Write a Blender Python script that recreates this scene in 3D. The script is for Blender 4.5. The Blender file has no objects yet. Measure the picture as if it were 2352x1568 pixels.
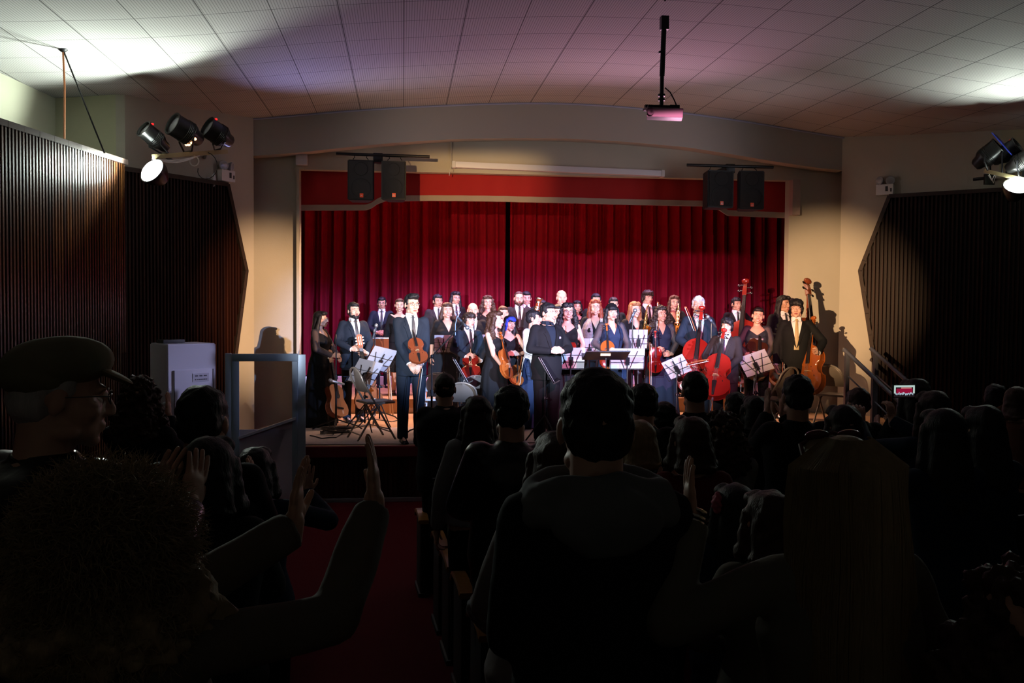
import bpy, bmesh, math, random
from mathutils import Vector, Matrix, noise, Euler
random.seed(7)
C = bpy.context.scene.collection
PI = math.pi
def R(d): return math.radians(d)

# ------------------------------------------------------------------ camera
EYE = Vector((0.0, 0.0, 2.2))
FPX = 2200.0
_y, _p, _r = R(6.5), R(2.056), R(0.4)
FW = Vector((math.sin(_y)*math.cos(_p), math.cos(_y)*math.cos(_p), -math.sin(_p)))
_R0 = Vector((math.cos(_y), -math.sin(_y), 0)); _U0 = _R0.cross(FW)
RT = _R0*math.cos(_r) + _U0*math.sin(_r)
UP = -_R0*math.sin(_r) + _U0*math.cos(_r)
cam_data = bpy.data.cameras.new('camera')
cam_data.sensor_width = 36.0
cam_data.lens = FPX/2352*36.0
cam_data.clip_start = 0.05
cam = bpy.data.objects.new('camera', cam_data); C.objects.link(cam)
cam.matrix_world = Matrix(((RT.x, UP.x, -FW.x, EYE.x), (RT.y, UP.y, -FW.y, EYE.y), (RT.z, UP.z, -FW.z, EYE.z), (0, 0, 0, 1)))
bpy.context.scene.camera = cam

def ray(px, py): return FW + RT*((px-1176)/FPX) + UP*((784-py)/FPX)
def W(px, py, d): return EYE + ray(px, py)*d                    # at a distance along the view axis
def WY(px, py, Y):
    r = ray(px, py); return EYE + r*((Y-EYE.y)/r.y)
def WZ(px, py, Z):
    r = ray(px, py); return EYE + r*((Z-EYE.z)/r.z)
def WP(px, py, P0, P1):                                          # on the vertical plane through two floor points
    n = Vector((P1[1]-P0[1], -(P1[0]-P0[0]), 0)); r = ray(px, py)
    t = (Vector((P0[0], P0[1], 0))-EYE).dot(n)/r.dot(n)
    return EYE + r*t
def axis(x, z, d):                                               # (right, height, forward) of the camera, level, to world
    return Vector((x*math.cos(_y)+d*math.sin(_y), -x*math.sin(_y)+d*math.cos(_y), z))

# ------------------------------------------------------------------ world, exposure
sc = bpy.context.scene
wd = bpy.data.worlds.new('world'); sc.world = wd; wd.use_nodes = True
wd.node_tree.nodes['Background'].inputs[0].default_value = (0.02, 0.02, 0.025, 1)
wd.node_tree.nodes['Background'].inputs[1].default_value = 0.15
vs = sc.view_settings
vs.view_transform = 'Standard'; vs.look = 'None'; vs.gamma = 1.0; vs.use_curve_mapping = False
vs.exposure = 0.0
sc.cycles.use_denoising = True
sc.cycles.max_bounces = 5
sc.cycles.diffuse_bounces = 3
sc.cycles.glossy_bounces = 3
sc.cycles.transmission_bounces = 4
sc.cycles.sample_clamp_indirect = 4.0
sc.cycles.caustics_reflective = False
sc.cycles.caustics_refractive = False

# ------------------------------------------------------------------ lights
def aim(o, target):
    d = (Vector(target)-o.location).normalized()
    o.rotation_euler = d.to_track_quat('-Z', 'Y').to_euler()
def spot(name, loc, target, power, color, deg, blend=0.15, radius=0.06, vclip=None):
    l = bpy.data.lights.new(name, 'SPOT'); l.energy = power; l.color = color
    l.spot_size = R(deg); l.spot_blend = blend; l.shadow_soft_size = radius
    o = bpy.data.objects.new(name, l); C.objects.link(o); o.location = loc; aim(o, target)
    if vclip:                                                    # shutters of a profile lantern: limits in its own up-direction
        l.use_nodes = True
        nt = l.node_tree; em = nt.nodes['Emission']
        tc = nt.nodes.new('ShaderNodeTexCoord'); sp = nt.nodes.new('ShaderNodeSeparateXYZ')
        dv = nt.nodes.new('ShaderNodeMath'); dv.operation = 'DIVIDE'
        ab = nt.nodes.new('ShaderNodeMath'); ab.operation = 'ABSOLUTE'
        nt.links.new(tc.outputs['Normal'], sp.inputs[0]); nt.links.new(sp.outputs['Z'], ab.inputs[0])
        nt.links.new(sp.outputs['Y'], dv.inputs[0]); nt.links.new(ab.outputs[0], dv.inputs[1])
        out = None
        for lim, sgn in ((vclip[0], 1), (vclip[1], -1)):
            mr = nt.nodes.new('ShaderNodeMapRange'); mr.interpolation_type = 'SMOOTHSTEP'
            s = vclip[2]
            mr.inputs['From Min'].default_value = lim - s*sgn*0.0 - (s if sgn > 0 else -s)
            mr.inputs['From Max'].default_value = lim
            nt.links.new(dv.outputs[0], mr.inputs['Value'])
            if out is None: out = mr.outputs[0]
            else:
                mu = nt.nodes.new('ShaderNodeMath'); mu.operation = 'MULTIPLY'
                nt.links.new(out, mu.inputs[0]); nt.links.new(mr.outputs[0], mu.inputs[1]); out = mu.outputs[0]
        nt.links.new(out, em.inputs['Strength'])
    return o
def area(name, loc, target, power, color, sx, sy, spread=180):
    l = bpy.data.lights.new(name, 'AREA'); l.energy = power; l.color = color
    l.shape = 'RECTANGLE'; l.size = sx; l.size_y = sy; l.spread = R(spread)
    o = bpy.data.objects.new(name, l); C.objects.link(o); o.location = loc; aim(o, target)
    return o
# follow lanterns at the back of the hall, and the border lights above the stage
SL = axis(-3.0, 3.15, -1.0); SR = axis(5.6, 4.1, 3.0)
ctr = axis(0.3, 1.75, 13.0)
spot('hall_lantern_left', SL, W(1868, 690, 13.6), 17000, (1.0, 0.60, 0.30), 10.5, 0.9, 0.03)
spot('hall_lantern_right', SR, W(625, 710, 13.4), 12000, (1.0, 0.60, 0.32), 12, 0.9, 0.03)
spot('follow_lantern_left', SL+Vector((0.3, 0, 0.1)), axis(0.25, 1.85, 12.4), 12500, (0.86, 0.88, 1.0), 24, 0.6, 0.05, (-0.040, 0.045, 0.035))
spot('follow_lantern_right', SR+Vector((-0.3, 0, 0.1)), axis(0.3, 1.75, 12.6), 14000, (0.42, 0.58, 1.0), 27, 0.6, 0.05, (-0.055, 0.09, 0.04))
spot('valance_lantern', SL+Vector((0.1, 0, 0.2)), W(1090, 425, 13.9), 6000, (1.0, 0.62, 0.28), 9.5, 0.9, 0.03, (-0.3, 0.022, 0.016))
area('border_light_purple', (1.85, 15.1, 4.4), (1.85, 15.5, 0.8), 170, (0.78, 0.45, 1.0), 6.0, 0.4, 95)
area('border_light_warm', (1.85, 14.5, 4.25), (1.85, 12.0, 0.6), 420, (1.0, 0.58, 0.36), 5.5, 0.3, 105)
spot('curtain_lantern', axis(1.6, 4.6, 1.0), axis(1.3, 1.9, 17.0), 7500, (1.0, 0.28, 0.5), 25, 0.6, 0.03, (-0.4, 0.076, 0.010))

spot('beam_fill_left', axis(-3.2, 3.5, 11.2), axis(1.6, 5.0, 14.0), 95, (1.0, 0.86, 0.76), 80, 0.9, 0.6)  # added soft fill that brightens the arched beam, not a modelled lantern
spot('beam_fill_right', axis(4.6, 3.7, 11.4), axis(0.0, 5.0, 14.0), 85, (0.92, 0.86, 0.95), 80, 0.9, 0.6)  # matching fill added from the right for the beam and front wall
spot('cabinet_fill', axis(4.4, 3.7, 11.4), W(430, 900, 10.6), 900, (0.62, 0.62, 1.0), 12, 0.8, 0.1)  # added spot standing in for violet stage spill on the lift cabinet
spot('ceiling_fill_blue', axis(-3.3, 3.3, 12.0), axis(-1.2, 4.9, 10.6), 120, (0.45, 0.45, 1.0), 100, 1.0, 0.1)  # added uplight in place of blue stage light bounced onto the ceiling
spot('ceiling_fill_rose', axis(2.2, 2.9, 12.6), axis(1.0, 4.9, 10.4), 150, (1.0, 0.5, 0.75), 110, 1.0, 0.1)  # unseen rose spot, added to imitate stage bounce on the ceiling

# ------------------------------------------------------------------ materials
_M = {}
def mat(name, col, rough=0.6, metal=0.0, noise_amt=0.0, nscale=8.0, bump=0.0, bscale=40.0, spec=0.5, stretch=None, emit=None, estr=0.0, trans=0.0, sheen=0.0, alpha=1.0):
    if name in _M: return _M[name]
    m = bpy.data.materials.new(name); m.use_nodes = True; _M[name] = m
    nt = m.node_tree; b = nt.nodes['Principled BSDF']
    b.inputs['Base Color'].default_value = (*col, 1); b.inputs['Roughness'].default_value = rough
    b.inputs['Metallic'].default_value = metal; b.inputs['Specular IOR Level'].default_value = spec
    if trans: b.inputs['Transmission Weight'].default_value = trans
    if sheen: b.inputs['Sheen Weight'].default_value = sheen
    if alpha < 1: b.inputs['Alpha'].default_value = alpha
    if emit: b.inputs['Emission Color'].default_value = (*emit, 1); b.inputs['Emission Strength'].default_value = estr
    if noise_amt or bump:
        tc = nt.nodes.new('ShaderNodeTexCoord'); mp = nt.nodes.new('ShaderNodeMapping')
        nt.links.new(tc.outputs['Object'], mp.inputs[0])
        if stretch: mp.inputs['Scale'].default_value = stretch
    if noise_amt:
        n = nt.nodes.new('ShaderNodeTexNoise'); n.inputs['Scale'].default_value = nscale; n.inputs['Detail'].default_value = 4
        nt.links.new(mp.outputs[0], n.inputs[0])
        cr = nt.nodes.new('ShaderNodeMix'); cr.data_type = 'RGBA'
        cr.inputs[6].default_value = (*[c*(1-noise_amt) for c in col], 1); cr.inputs[7].default_value = (*[min(1, c*(1+noise_amt)) for c in col], 1)
        nt.links.new(n.outputs['Fac'], cr.inputs[0]); nt.links.new(cr.outputs[2], b.inputs['Base Color'])
    if bump:
        n2 = nt.nodes.new('ShaderNodeTexNoise'); n2.inputs['Scale'].default_value = bscale; n2.inputs['Detail'].default_value = 3
        nt.links.new(mp.outputs[0], n2.inputs[0])
        bp = nt.nodes.new('ShaderNodeBump'); bp.inputs['Strength'].default_value = bump; bp.inputs['Distance'].default_value = 0.01
        nt.links.new(n2.outputs['Fac'], bp.inputs['Height']); nt.links.new(bp.outputs[0], b.inputs['Normal'])
    return m
def cloth(name, col, rough=0.85, **k): return mat(name, col, rough, noise_amt=k.get('na', 0.15), nscale=9, bump=k.get('b', 0.25), bscale=k.get('bs', 14), spec=k.get('spec', 0.25), sheen=k.get('sheen', 0.0))

# ------------------------------------------------------------------ mesh helpers
def box(bm, c, s, rot=None, bev=0.0):
    r = bmesh.ops.create_cube(bm, size=1.0); vs = r['verts']
    M = Matrix.Translation(c) @ (rot.to_4x4() if rot else Matrix()) @ Matrix.Diagonal((*s, 1))
    bmesh.ops.transform(bm, matrix=M, verts=vs)
    if bev:
        es = list({e for v in vs for e in v.link_edges})
        bmesh.ops.bevel(bm, geom=es, offset=bev, segments=2, affect='EDGES', profile=0.7)
def frames(pts):
    out = []; prev = None
    for i, p in enumerate(pts):
        a = pts[max(0, i-1)]; b = pts[min(len(pts)-1, i+1)]
        t = (b-a).normalized() if (b-a).length > 1e-9 else Vector((0, 0, 1))
        if prev is None:
            ref = Vector((0, 0, 1)) if abs(t.z) < 0.9 else Vector((0, 1, 0))
            u = t.cross(ref).normalized()
        else:
            u = (prev - t*prev.dot(t))
            u = u.normalized() if u.length > 1e-6 else t.orthogonal().normalized()
        prev = u; out.append((t, u, t.cross(u)))
    return out
def tube(bm, pts, r, n=8, cap=True, closed=False):
    pts = [Vector(p) for p in pts]; fr = frames(pts); rings = []
    rr = r if isinstance(r, (list, tuple)) else [r]*len(pts)
    for p, (t, u, v), q in zip(pts, fr, rr):
        rings.append([bm.verts.new(p + (u*math.cos(2*PI*k/n) + v*math.sin(2*PI*k/n))*q) for k in range(n)])
    for a, b in zip(rings, rings[1:]):
        for k in range(n): bm.faces.new((a[k], a[(k+1) % n], b[(k+1) % n], b[k]))
    if closed:
        a, b = rings[-1], rings[0]
        for k in range(n): bm.faces.new((a[k], a[(k+1) % n], b[(k+1) % n], b[k]))
    elif cap:
        bm.faces.new(list(reversed(rings[0]))); bm.faces.new(rings[-1])
def loft(bm, rings, cap=True):
    vr = [[bm.verts.new(p) for p in r] for r in rings]; n = len(vr[0])
    for a, b in zip(vr, vr[1:]):
        for k in range(n): bm.faces.new((a[k], a[(k+1) % n], b[(k+1) % n], b[k]))
    if cap: bm.faces.new(list(reversed(vr[0]))); bm.faces.new(vr[-1])
    return vr
def ell_ring(c, rx, ry, n=24, power=1.0, fold=0, famp=0.0, ph=0.0):
    out = []
    for k in range(n):
        a = 2*PI*k/n; ca, sa = math.cos(a), math.sin(a)
        f = 1 + (famp*math.sin(fold*a+ph) if fold else 0)
        out.append(Vector((c[0]+rx*f*math.copysign(abs(ca)**power, ca), c[1]+ry*f*math.copysign(abs(sa)**power, sa), c[2])))
    return out
def stack(bm, secs, n=24, power=1.0, **k):                       # secs: (z, rx, ry, yoff)
    loft(bm, [ell_ring((s[4] if len(s) > 4 else 0, s[3], s[0]), s[1], s[2], n, power, **k) for s in secs])
def blob(bm, c, r, rot=None, seg=16):
    q = bmesh.ops.create_uvsphere(bm, u_segments=seg, v_segments=max(6, seg*2//3), radius=1.0)
    M = Matrix.Translation(c) @ (rot.to_4x4() if rot else Matrix()) @ Matrix.Diagonal((*r, 1))
    bmesh.ops.transform(bm, matrix=M, verts=q['verts'])
def limb(bm, a, b, ra, rb, n=12):
    a = Vector(a); b = Vector(b); d = (b-a); L = d.length; d.normalize()
    pts = [a-d*ra*0.9, a-d*ra*0.55, a, a.lerp(b, .33), a.lerp(b, .66), b, b+d*rb*0.55, b+d*rb*0.9]
    rr = [ra*.35, ra*.83, ra, ra*.67+rb*.33, ra*.33+rb*.67, rb, rb*.83, rb*.35]
    tube(bm, pts, rr, n)
def lathe(bm, prof, n=24, M=None):                                # prof (r,z)
    rings = [[Vector((max(r, 1e-4)*math.cos(2*PI*k/n), max(r, 1e-4)*math.sin(2*PI*k/n), z)) for k in range(n)] for r, z in prof]
    if M: rings = [[M @ p for p in r] for r in rings]
    loft(bm, rings)
def prism(bm, pts, off):                                          # polygon extruded by a vector
    a = [bm.verts.new(p) for p in pts]; b = [bm.verts.new(Vector(p)+off) for p in pts]; n = len(a)
    bm.faces.new(a); bm.faces.new(list(reversed(b)))
    for k in range(n): bm.faces.new((a[k], b[k], b[(k+1) % n], a[(k+1) % n]))
def to_mesh(bm, name, smooth=True, ang=40):
    bmesh.ops.recalc_face_normals(bm, faces=bm.faces)
    me = bpy.data.meshes.new(name); bm.to_mesh(me); bm.free()
    if smooth:
        me.polygons.foreach_set('use_smooth', [True]*len(me.polygons))
        try: me.set_sharp_from_angle(angle=R(ang))
        except Exception: pass
    return me
def obj(name, bm, m, parent=None, smooth=True, ang=40):
    me = bm if isinstance(bm, bpy.types.Mesh) else to_mesh(bm, name, smooth, ang)
    ms = m if isinstance(m, (list, tuple)) else [m]
    if not me.materials:
        for q in ms: me.materials.append(q)
        o = bpy.data.objects.new(name, me)
    else:
        o = bpy.data.objects.new(name, me)
        for i, q in enumerate(ms):
            if me.materials[i] is not q:
                o.material_slots[i].link = 'OBJECT'; o.material_slots[i].material = q
    C.objects.link(o)
    if parent: o.parent = parent
    return o
def tag(o, label=None, cat=None, group=None, kind=None):
    if label: o['label'] = label
    if cat: o['category'] = cat
    if group: o['group'] = group
    if kind: o['kind'] = kind
    return o
def thing(name, label, cat, loc=(0, 0, 0), rotz=0.0, group=None, scale=None):
    o = bpy.data.objects.new(name, None); C.objects.link(o); o.empty_display_size = 0.1
    o.location = loc; o.rotation_euler = (0, 0, rotz)
    if scale: o.scale = scale
    return tag(o, label, cat, group)
def struct(name, bm, m, parent=None, smooth=False, kind='structure'):
    o = obj(name, bm, m, parent, smooth)
    if not parent: o['kind'] = kind
    return o
def dup(root, loc=None, rotz=None, label=None, group=None):
    r = root.copy(); C.objects.link(r)
    if loc is not None: r.location = loc
    if rotz is not None: r.rotation_euler = (0, 0, rotz)
    if label: r['label'] = label
    if group: r['group'] = group
    for ch in list(root.children):
        c = ch.copy(); C.objects.link(c); c.parent = r
        for g in ch.children:
            d = g.copy(); C.objects.link(d); d.parent = c
    return r
def NB(): return bmesh.new()
def remeshed(bm, voxel, smooth_it=3, name='m'):
    bmesh.ops.recalc_face_normals(bm, faces=bm.faces)
    me = bpy.data.meshes.new(name); bm.to_mesh(me); bm.free()
    o = bpy.data.objects.new('tmp', me); C.objects.link(o)
    md = o.modifiers.new('r', 'REMESH'); md.mode = 'VOXEL'; md.voxel_size = voxel; md.adaptivity = 0
    if smooth_it:
        s = o.modifiers.new('s', 'SMOOTH'); s.iterations = smooth_it; s.factor = 0.5
    dg = bpy.context.evaluated_depsgraph_get()
    ev = o.evaluated_get(dg); out = bpy.data.meshes.new_from_object(ev)
    bpy.data.objects.remove(o); bpy.data.meshes.remove(me)
    b = bmesh.new(); b.from_mesh(out); bpy.data.meshes.remove(out)
    return b
def rotm(ax, deg): return Matrix.Rotation(R(deg), 3, ax)
def fromto(a, b, up=Vector((0, 0, 1))):                            # 3x3: local z along a->b
    z = (Vector(b)-Vector(a)).normalized(); x = up.cross(z)
    x = x.normalized() if x.length > 1e-5 else Vector((1, 0, 0)); y = z.cross(x)
    return Matrix((x, y, z)).transposed()
# ================================================================== THE ROOM
ZS = 0.63                                                          # stage height
STAGE_Y = 10.82; RISER_Y = 14.1; ZR = ZS + 0.21
WALL_Y = 13.95; BEAM_Y = 13.7; CURT_Y = 16.9
def fz(Y): return max(0.0, min(0.45, (8.0-Y)*0.052))               # raked hall floor

plaster = mat('cream_plaster', (0.44, 0.41, 0.345), 0.85, noise_amt=0.05, nscale=3, bump=0.08, bscale=60)
plaster_green = mat('olive_plaster', (0.44, 0.43, 0.30), 0.85, noise_amt=0.06, nscale=3, bump=0.08, bscale=60)
white_trim = mat('white_trim', (0.6, 0.6, 0.6), 0.5)
carpet = mat('red_carpet', (0.075, 0.003, 0.007), 0.95, noise_amt=0.3, nscale=120, bump=0.3, bscale=300, spec=0.1)
black_metal = mat('black_metal', (0.012, 0.012, 0.014), 0.35, 0.3)
black_plastic = mat('black_plastic', (0.012, 0.012, 0.013), 0.5)
steel = mat('steel', (0.55, 0.56, 0.58), 0.3, 0.9)
grey_metal = mat('grey_metal', (0.35, 0.37, 0.40), 0.45, 0.5)

# wall corner points (world x, y)
pc = lambda x, d: axis(x, 0, d).xy
LA = pc(-4.47, -2.5); LB = pc(-4.42, 8.27); LC = pc(-4.275, 10.4)   # front slatted wall
LD = pc(-3.6, 13.36)                                               # corner at the beam
LPs = pc(-4.63, 11.5)
LU0 = pc(-5.2, -2.5); LU1 = pc(-5.46, 11.5)
RD = WY(1935, 317, BEAM_Y).xy
RU = WP(2297, 276, pc(4.97, 14.5), pc(6.67, 13.1)).xy
RU2 = pc(7.3, 12.7); RU3 = pc(7.3, -2.5)

# ceiling vault profile, read along the top of the beam
prof = []
for px, py in ((581, 275), (700, 261), (847, 250), (1030, 240), (1200, 235), (1300, 235), (1430, 244), (1568, 257), (1750, 283), (1935, 317)):
    p = WY(px, py, BEAM_Y); prof.append((p.x, p.z))
def zc(x):
    if x <= prof[0][0]: return prof[0][1] + (x-prof[0][0])*0.06
    if x >= prof[-1][0]: return prof[-1][1] - (x-prof[-1][0])*0.06
    for (a, za), (b, zb) in zip(prof, prof[1:]):
        if a <= x <= b:
            t = (x-a)/(b-a); return za*(1-t)+zb*t
xs = [-7.5+0.3*i for i in range(60)]
sm = lambda x: sum(zc(x+dx) for dx in (-.6, -.3, 0, .3, .6))/5
bm = NB()
lo = [bm.verts.new((x, -3.5, sm(x))) for x in xs]; hi = [bm.verts.new((x, 14.3, sm(x))) for x in xs]
lo2 = [bm.verts.new((x, -3.5, sm(x)+0.2)) for x in xs]; hi2 = [bm.verts.new((x, 14.3, sm(x)+0.2)) for x in xs]
for i in range(len(xs)-1):
    bm.faces.new((lo[i], lo[i+1], hi[i+1], hi[i])); bm.faces.new((lo2[i], hi2[i], hi2[i+1], lo2[i+1]))
m = bpy.data.materials.new('ceiling_tiles'); m.use_nodes = True; nt = m.node_tree; b = nt.nodes['Principled BSDF']
b.inputs['Roughness'].default_value = 0.9; b.inputs['Specular IOR Level'].default_value = 0.2
tc = nt.nodes.new('ShaderNodeTexCoord'); sp = nt.nodes.new('ShaderNodeSeparateXYZ'); nt.links.new(tc.outputs['Object'], sp.inputs[0])
def line_mask(sock, period, width):
    d = nt.nodes.new('ShaderNodeMath'); d.operation = 'PINGPONG'; d.inputs[1].default_value = period/2
    nt.links.new(sock, d.inputs[0])
    l = nt.nodes.new('ShaderNodeMath'); l.operation = 'LESS_THAN'; l.inputs[1].default_value = width
    nt.links.new(d.outputs[0], l.inputs[0]); return l.outputs[0]
ma = line_mask(sp.outputs['X'], 0.60, 0.005); mb = line_mask(sp.outputs['Y'], 0.60, 0.0045); mg = line_mask(sp.outputs['X'], 0.0255, 0.0035)
mx = nt.nodes.new('ShaderNodeMath'); mx.operation = 'MAXIMUM'; nt.links.new(ma, mx.inputs[0]); nt.links.new(mb, mx.inputs[1])
c1 = nt.nodes.new('ShaderNodeMix'); c1.data_type = 'RGBA'; c1.inputs[6].default_value = (.50, .49, .47, 1); c1.inputs[7].default_value = (.30, .29, .28, 1)
nt.links.new(mg, c1.inputs[0])
c2 = nt.nodes.new('ShaderNodeMix'); c2.data_type = 'RGBA'; c2.inputs[7].default_value = (.11, .105, .10, 1)
nt.links.new(c1.outputs[2], c2.inputs[6]); nt.links.new(mx.outputs[0], c2.inputs[0]); nt.links.new(c2.outputs[2], b.inputs['Base Color'])
struct('ceiling', bm, m, smooth=True)

def wall_quad(bm, a, b, za, zb, th=0.12, top=None, nseg=10):
    """vertical wall from floor point a to b, outward thickness, its top following the ceiling when top is None"""
    a = Vector(a); b = Vector(b); d = (b-a).normalized(); n = Vector((d.y, -d.x))*th
    ft = []; bt = []; fb = []; bb = []
    for i in range(nseg+1):
        p = a.lerp(b, i/nseg); q = p+n
        z1 = (sm(p.x)+0.12) if top is None else top
        ft.append(bm.verts.new((p.x, p.y, z1))); fb.append(bm.verts.new((p.x, p.y, za)))
        bt.append(bm.verts.new((q.x, q.y, z1))); bb.append(bm.verts.new((q.x, q.y, za)))
    for i in range(nseg):
        bm.faces.new((fb[i], fb[i+1], ft[i+1], ft[i])); bm.faces.new((bb[i], bt[i], bt[i+1], bb[i+1]))
        bm.faces.new((ft[i], ft[i+1], bt[i+1], bt[i])); bm.faces.new((fb[i], bb[i], bb[i+1], fb[i+1]))
    for i in (0, nseg): bm.faces.new((fb[i], ft[i], bt[i], bb[i]))
# side walls: deep upper wall, pier, slanted wall
bm = NB(); wall_quad(bm, LU1, LU0, 0, 0, 0.12)
struct('wall_left', bm, mat('pale_plaster', (0.55, 0.55, 0.42), 0.8, bump=0.1, bscale=50))
bm = NB(); wall_quad(bm, LPs+Vector((-0.10, -0.02)), LU1, 0, 0, 0.12)
struct('wall_left_pier', bm, plaster_green)
bm = NB(); wall_quad(bm, LD, LPs, 0, 0, 0.12); wall_quad(bm, LPs, LPs+Vector((-0.10, -0.02)), 0, 0, 0.05)
struct('wall_left_slant', bm, plaster)
bm = NB(); wall_quad(bm, RD, RU, 0, 0, -0.12)
struct('wall_right_slant', bm, plaster)
bm = NB(); wall_quad(bm, RU, RU2, 0, 0, -0.12)
struct('wall_right_pier', bm, plaster_green)
bm = NB(); wall_quad(bm, RU2, RU3, 0, 0, -0.12)
struct('wall_right', bm, plaster)
bm = NB(); wall_quad(bm, (-6.5, -2.9), (9.5, -2.9), 0, 0, 0.12, nseg=40)
struct('wall_back', bm, plaster)
# floor with the rake towards the back
bm = NB()
prev = None
for Y in (-3.5, 0.0, 2, 4, 6, 8.0, 11.4, 19.5):
    row = [bm.verts.new((-7.5, Y, fz(max(Y, 0)))), bm.verts.new((10, Y, fz(max(Y, 0)))), bm.verts.new((10, Y, -0.2)), bm.verts.new((-7.5, Y, -0.2))]
    if prev:
        for k in range(4): bm.faces.new((prev[k], prev[(k+1) % 4], row[(k+1) % 4], row[k]))
    prev = row
struct('floor', bm, carpet)
# proscenium wall with its opening
OL = WY(689, 600, WALL_Y).x; OR_ = WY(1812, 500, WALL_Y).x
OT = 0.5*(WY(900, 396, WALL_Y).z + WY(1600, 407, WALL_Y).z)
bm = NB()
def panel_xy(bm, x0, x1, z0, z1, y, th): box(bm, ((x0+x1)/2, y+th/2, (z0+z1)/2), (x1-x0, th, z1-z0))
xl = -4.0; xr = 8.0
panel_xy(bm, xl, OL, 0, 4.9, WALL_Y, 0.16); panel_xy(bm, OR_, xr, 0, 4.9, WALL_Y, 0.16); panel_xy(bm, OL-.001, OR_+.001, OT, 5.2, WALL_Y, 0.16)
struct('wall_front', bm, plaster)
# reveals of the opening
bm = NB(); box(bm, (OL-0.02, WALL_Y-0.04, (ZS+OT)/2), (0.04, 0.10, OT-ZS))
struct('trim_1', bm, plaster)
bm = NB(); zb = WY(1820, 495, WALL_Y).z
box(bm, (OR_+0.06, WALL_Y-0.06, (zb+OT)/2), (0.12, 0.14, OT-zb))
struct('trim_2', bm, mat('pink_plaster', (0.42, 0.33, 0.30), 0.8))
CX1 = WY(1830, 600, CURT_Y+.3).x
# stage house behind: side walls, back wall, top
bm = NB()
box(bm, (OL-1.2, 16, 2.7), (0.1, 4.2, 5)); box(bm, (CX1+0.1, 16, 2.7), (0.1, 4.2, 5)); box(bm, ((OL+OR_)/2, 18.0, 2.7), (13.5, 0.1, 5)); box(bm, ((OL+OR_)/2, 16.05, 5.2), (13.5, 4.2, 0.1))
struct('wall_stage_house', bm, mat('dark_stage_paint', (0.03, 0.03, 0.03), 0.9))
# the arched beam across the front
top = [(px, py) for px, py in ((581, 273), (690, 262), (847, 249), (1030, 239), (1200, 234), (1300, 234), (1430, 243), (1568, 256), (1750, 282), (1935, 316))]
bot = [(581, 358), (680, 351), (780, 340), (892, 329), (980, 323), (1050, 319), (1180, 317), (1300, 318), (1430, 325), (1577, 338), (1680, 354), (1781, 371), (1881, 386), (1935, 391)]
def interp(tab, x):
    if x <= tab[0][0]: return tab[0][1]
    for (a, ya), (b2, yb) in zip(tab, tab[1:]):
        if x <= b2: return ya + (yb-ya)*(x-a)/(b2-a)
    return tab[-1][1]
bm = NB(); n = 48; T = []; B = []
for i in range(n+1):
    px = 579 + (1938-579)*i/n
    T.append(WY(px, interp(top, px)-5, BEAM_Y)); B.append(WY(px, interp(bot, px), BEAM_Y))
th = Vector((0, WALL_Y-BEAM_Y+0.01, 0))
tv = [bm.verts.new(p) for p in T]; bv = [bm.verts.new(p) for p in B]; tv2 = [bm.verts.new(p+th) for p in T]; bv2 = [bm.verts.new(p+th) for p in B]
for i in range(n):
    bm.faces.new((bv[i], bv[i+1], tv[i+1], tv[i])); bm.faces.new((bv2[i+1], bv2[i], tv2[i], tv2[i+1])); bm.faces.new((bv[i+1], bv[i], bv2[i], bv2[i+1])); bm.faces.new((tv[i], tv[i+1], tv2[i+1], tv2[i]))
bm.faces.new((bv[0], tv[0], tv2[0], bv2[0])); bm.faces.new((bv[n], bv2[n], tv2[n], tv[n]))
struct('wall_front_beam', bm, mat('beam_plaster', (0.43, 0.40, 0.37), 0.85, bump=0.06, bscale=50), smooth=False)
bm = NB(); tube(bm, [Vector((T[i].x, BEAM_Y-0.012, sm(T[i].x)-0.012)) for i in range(n+1)], 0.014, 6)
struct('trim_3', bm, mat('lilac_trim', (0.42, 0.44, 0.62), 0.5), smooth=True)
# stage floor, riser and front
sxl = WZ(712, 1010, ZS).x - 0.1; sxr = WZ(1960, 950, ZS).x + 0.25
stage_wood = bpy.data.materials.new('stage_boards'); stage_wood.use_nodes = True; nt = stage_wood.node_tree; b = nt.nodes['Principled BSDF']
tc = nt.nodes.new('ShaderNodeTexCoord'); mp = nt.nodes.new('ShaderNodeMapping'); mp.inputs['Scale'].default_value = (1, 1, 1)
nt.links.new(tc.outputs['Object'], mp.inputs[0])
br = nt.nodes.new('ShaderNodeTexBrick'); br.inputs['Scale'].default_value = 1.0; br.inputs['Brick Width'].default_value = 2.2; br.inputs['Row Height'].default_value = 0.12
br.inputs['Mortar Size'].default_value = 0.004; br.inputs['Color1'].default_value = (.42, .25, .12, 1); br.inputs['Color2'].default_value = (.34, .19, .09, 1); br.inputs['Mortar'].default_value = (.05, .03, .02, 1)
nt.links.new(mp.outputs[0], br.inputs[0]); nt.links.new(br.outputs['Color'], b.inputs['Base Color']); b.inputs['Roughness'].default_value = 0.4
bm = NB(); box(bm, ((sxl+sxr)/2, (STAGE_Y+0.02+18.0)/2, ZS-0.03), (sxr-sxl, 18.0-STAGE_Y-0.02, 0.06))
struct('floor_stage', bm, stage_wood)
bm = NB(); box(bm, ((OL+OR_)/2+.5, (RISER_Y+18)/2, (ZS+ZR)/2), (OR_-OL+3.2, 18-RISER_Y, ZR-ZS), bev=0.004)
struct('floor_stage_riser', bm, stage_wood)
bm = NB(); box(bm, ((sxl+sxr)/2, STAGE_Y-0.01, ZS-0.06), (sxr-sxl, 0.07, 0.125), bev=0.012)
struct('trim_4', bm, mat('red_nosing', (0.12, 0.005, 0.01), 0.9, bump=0.2, bscale=200))
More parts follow.
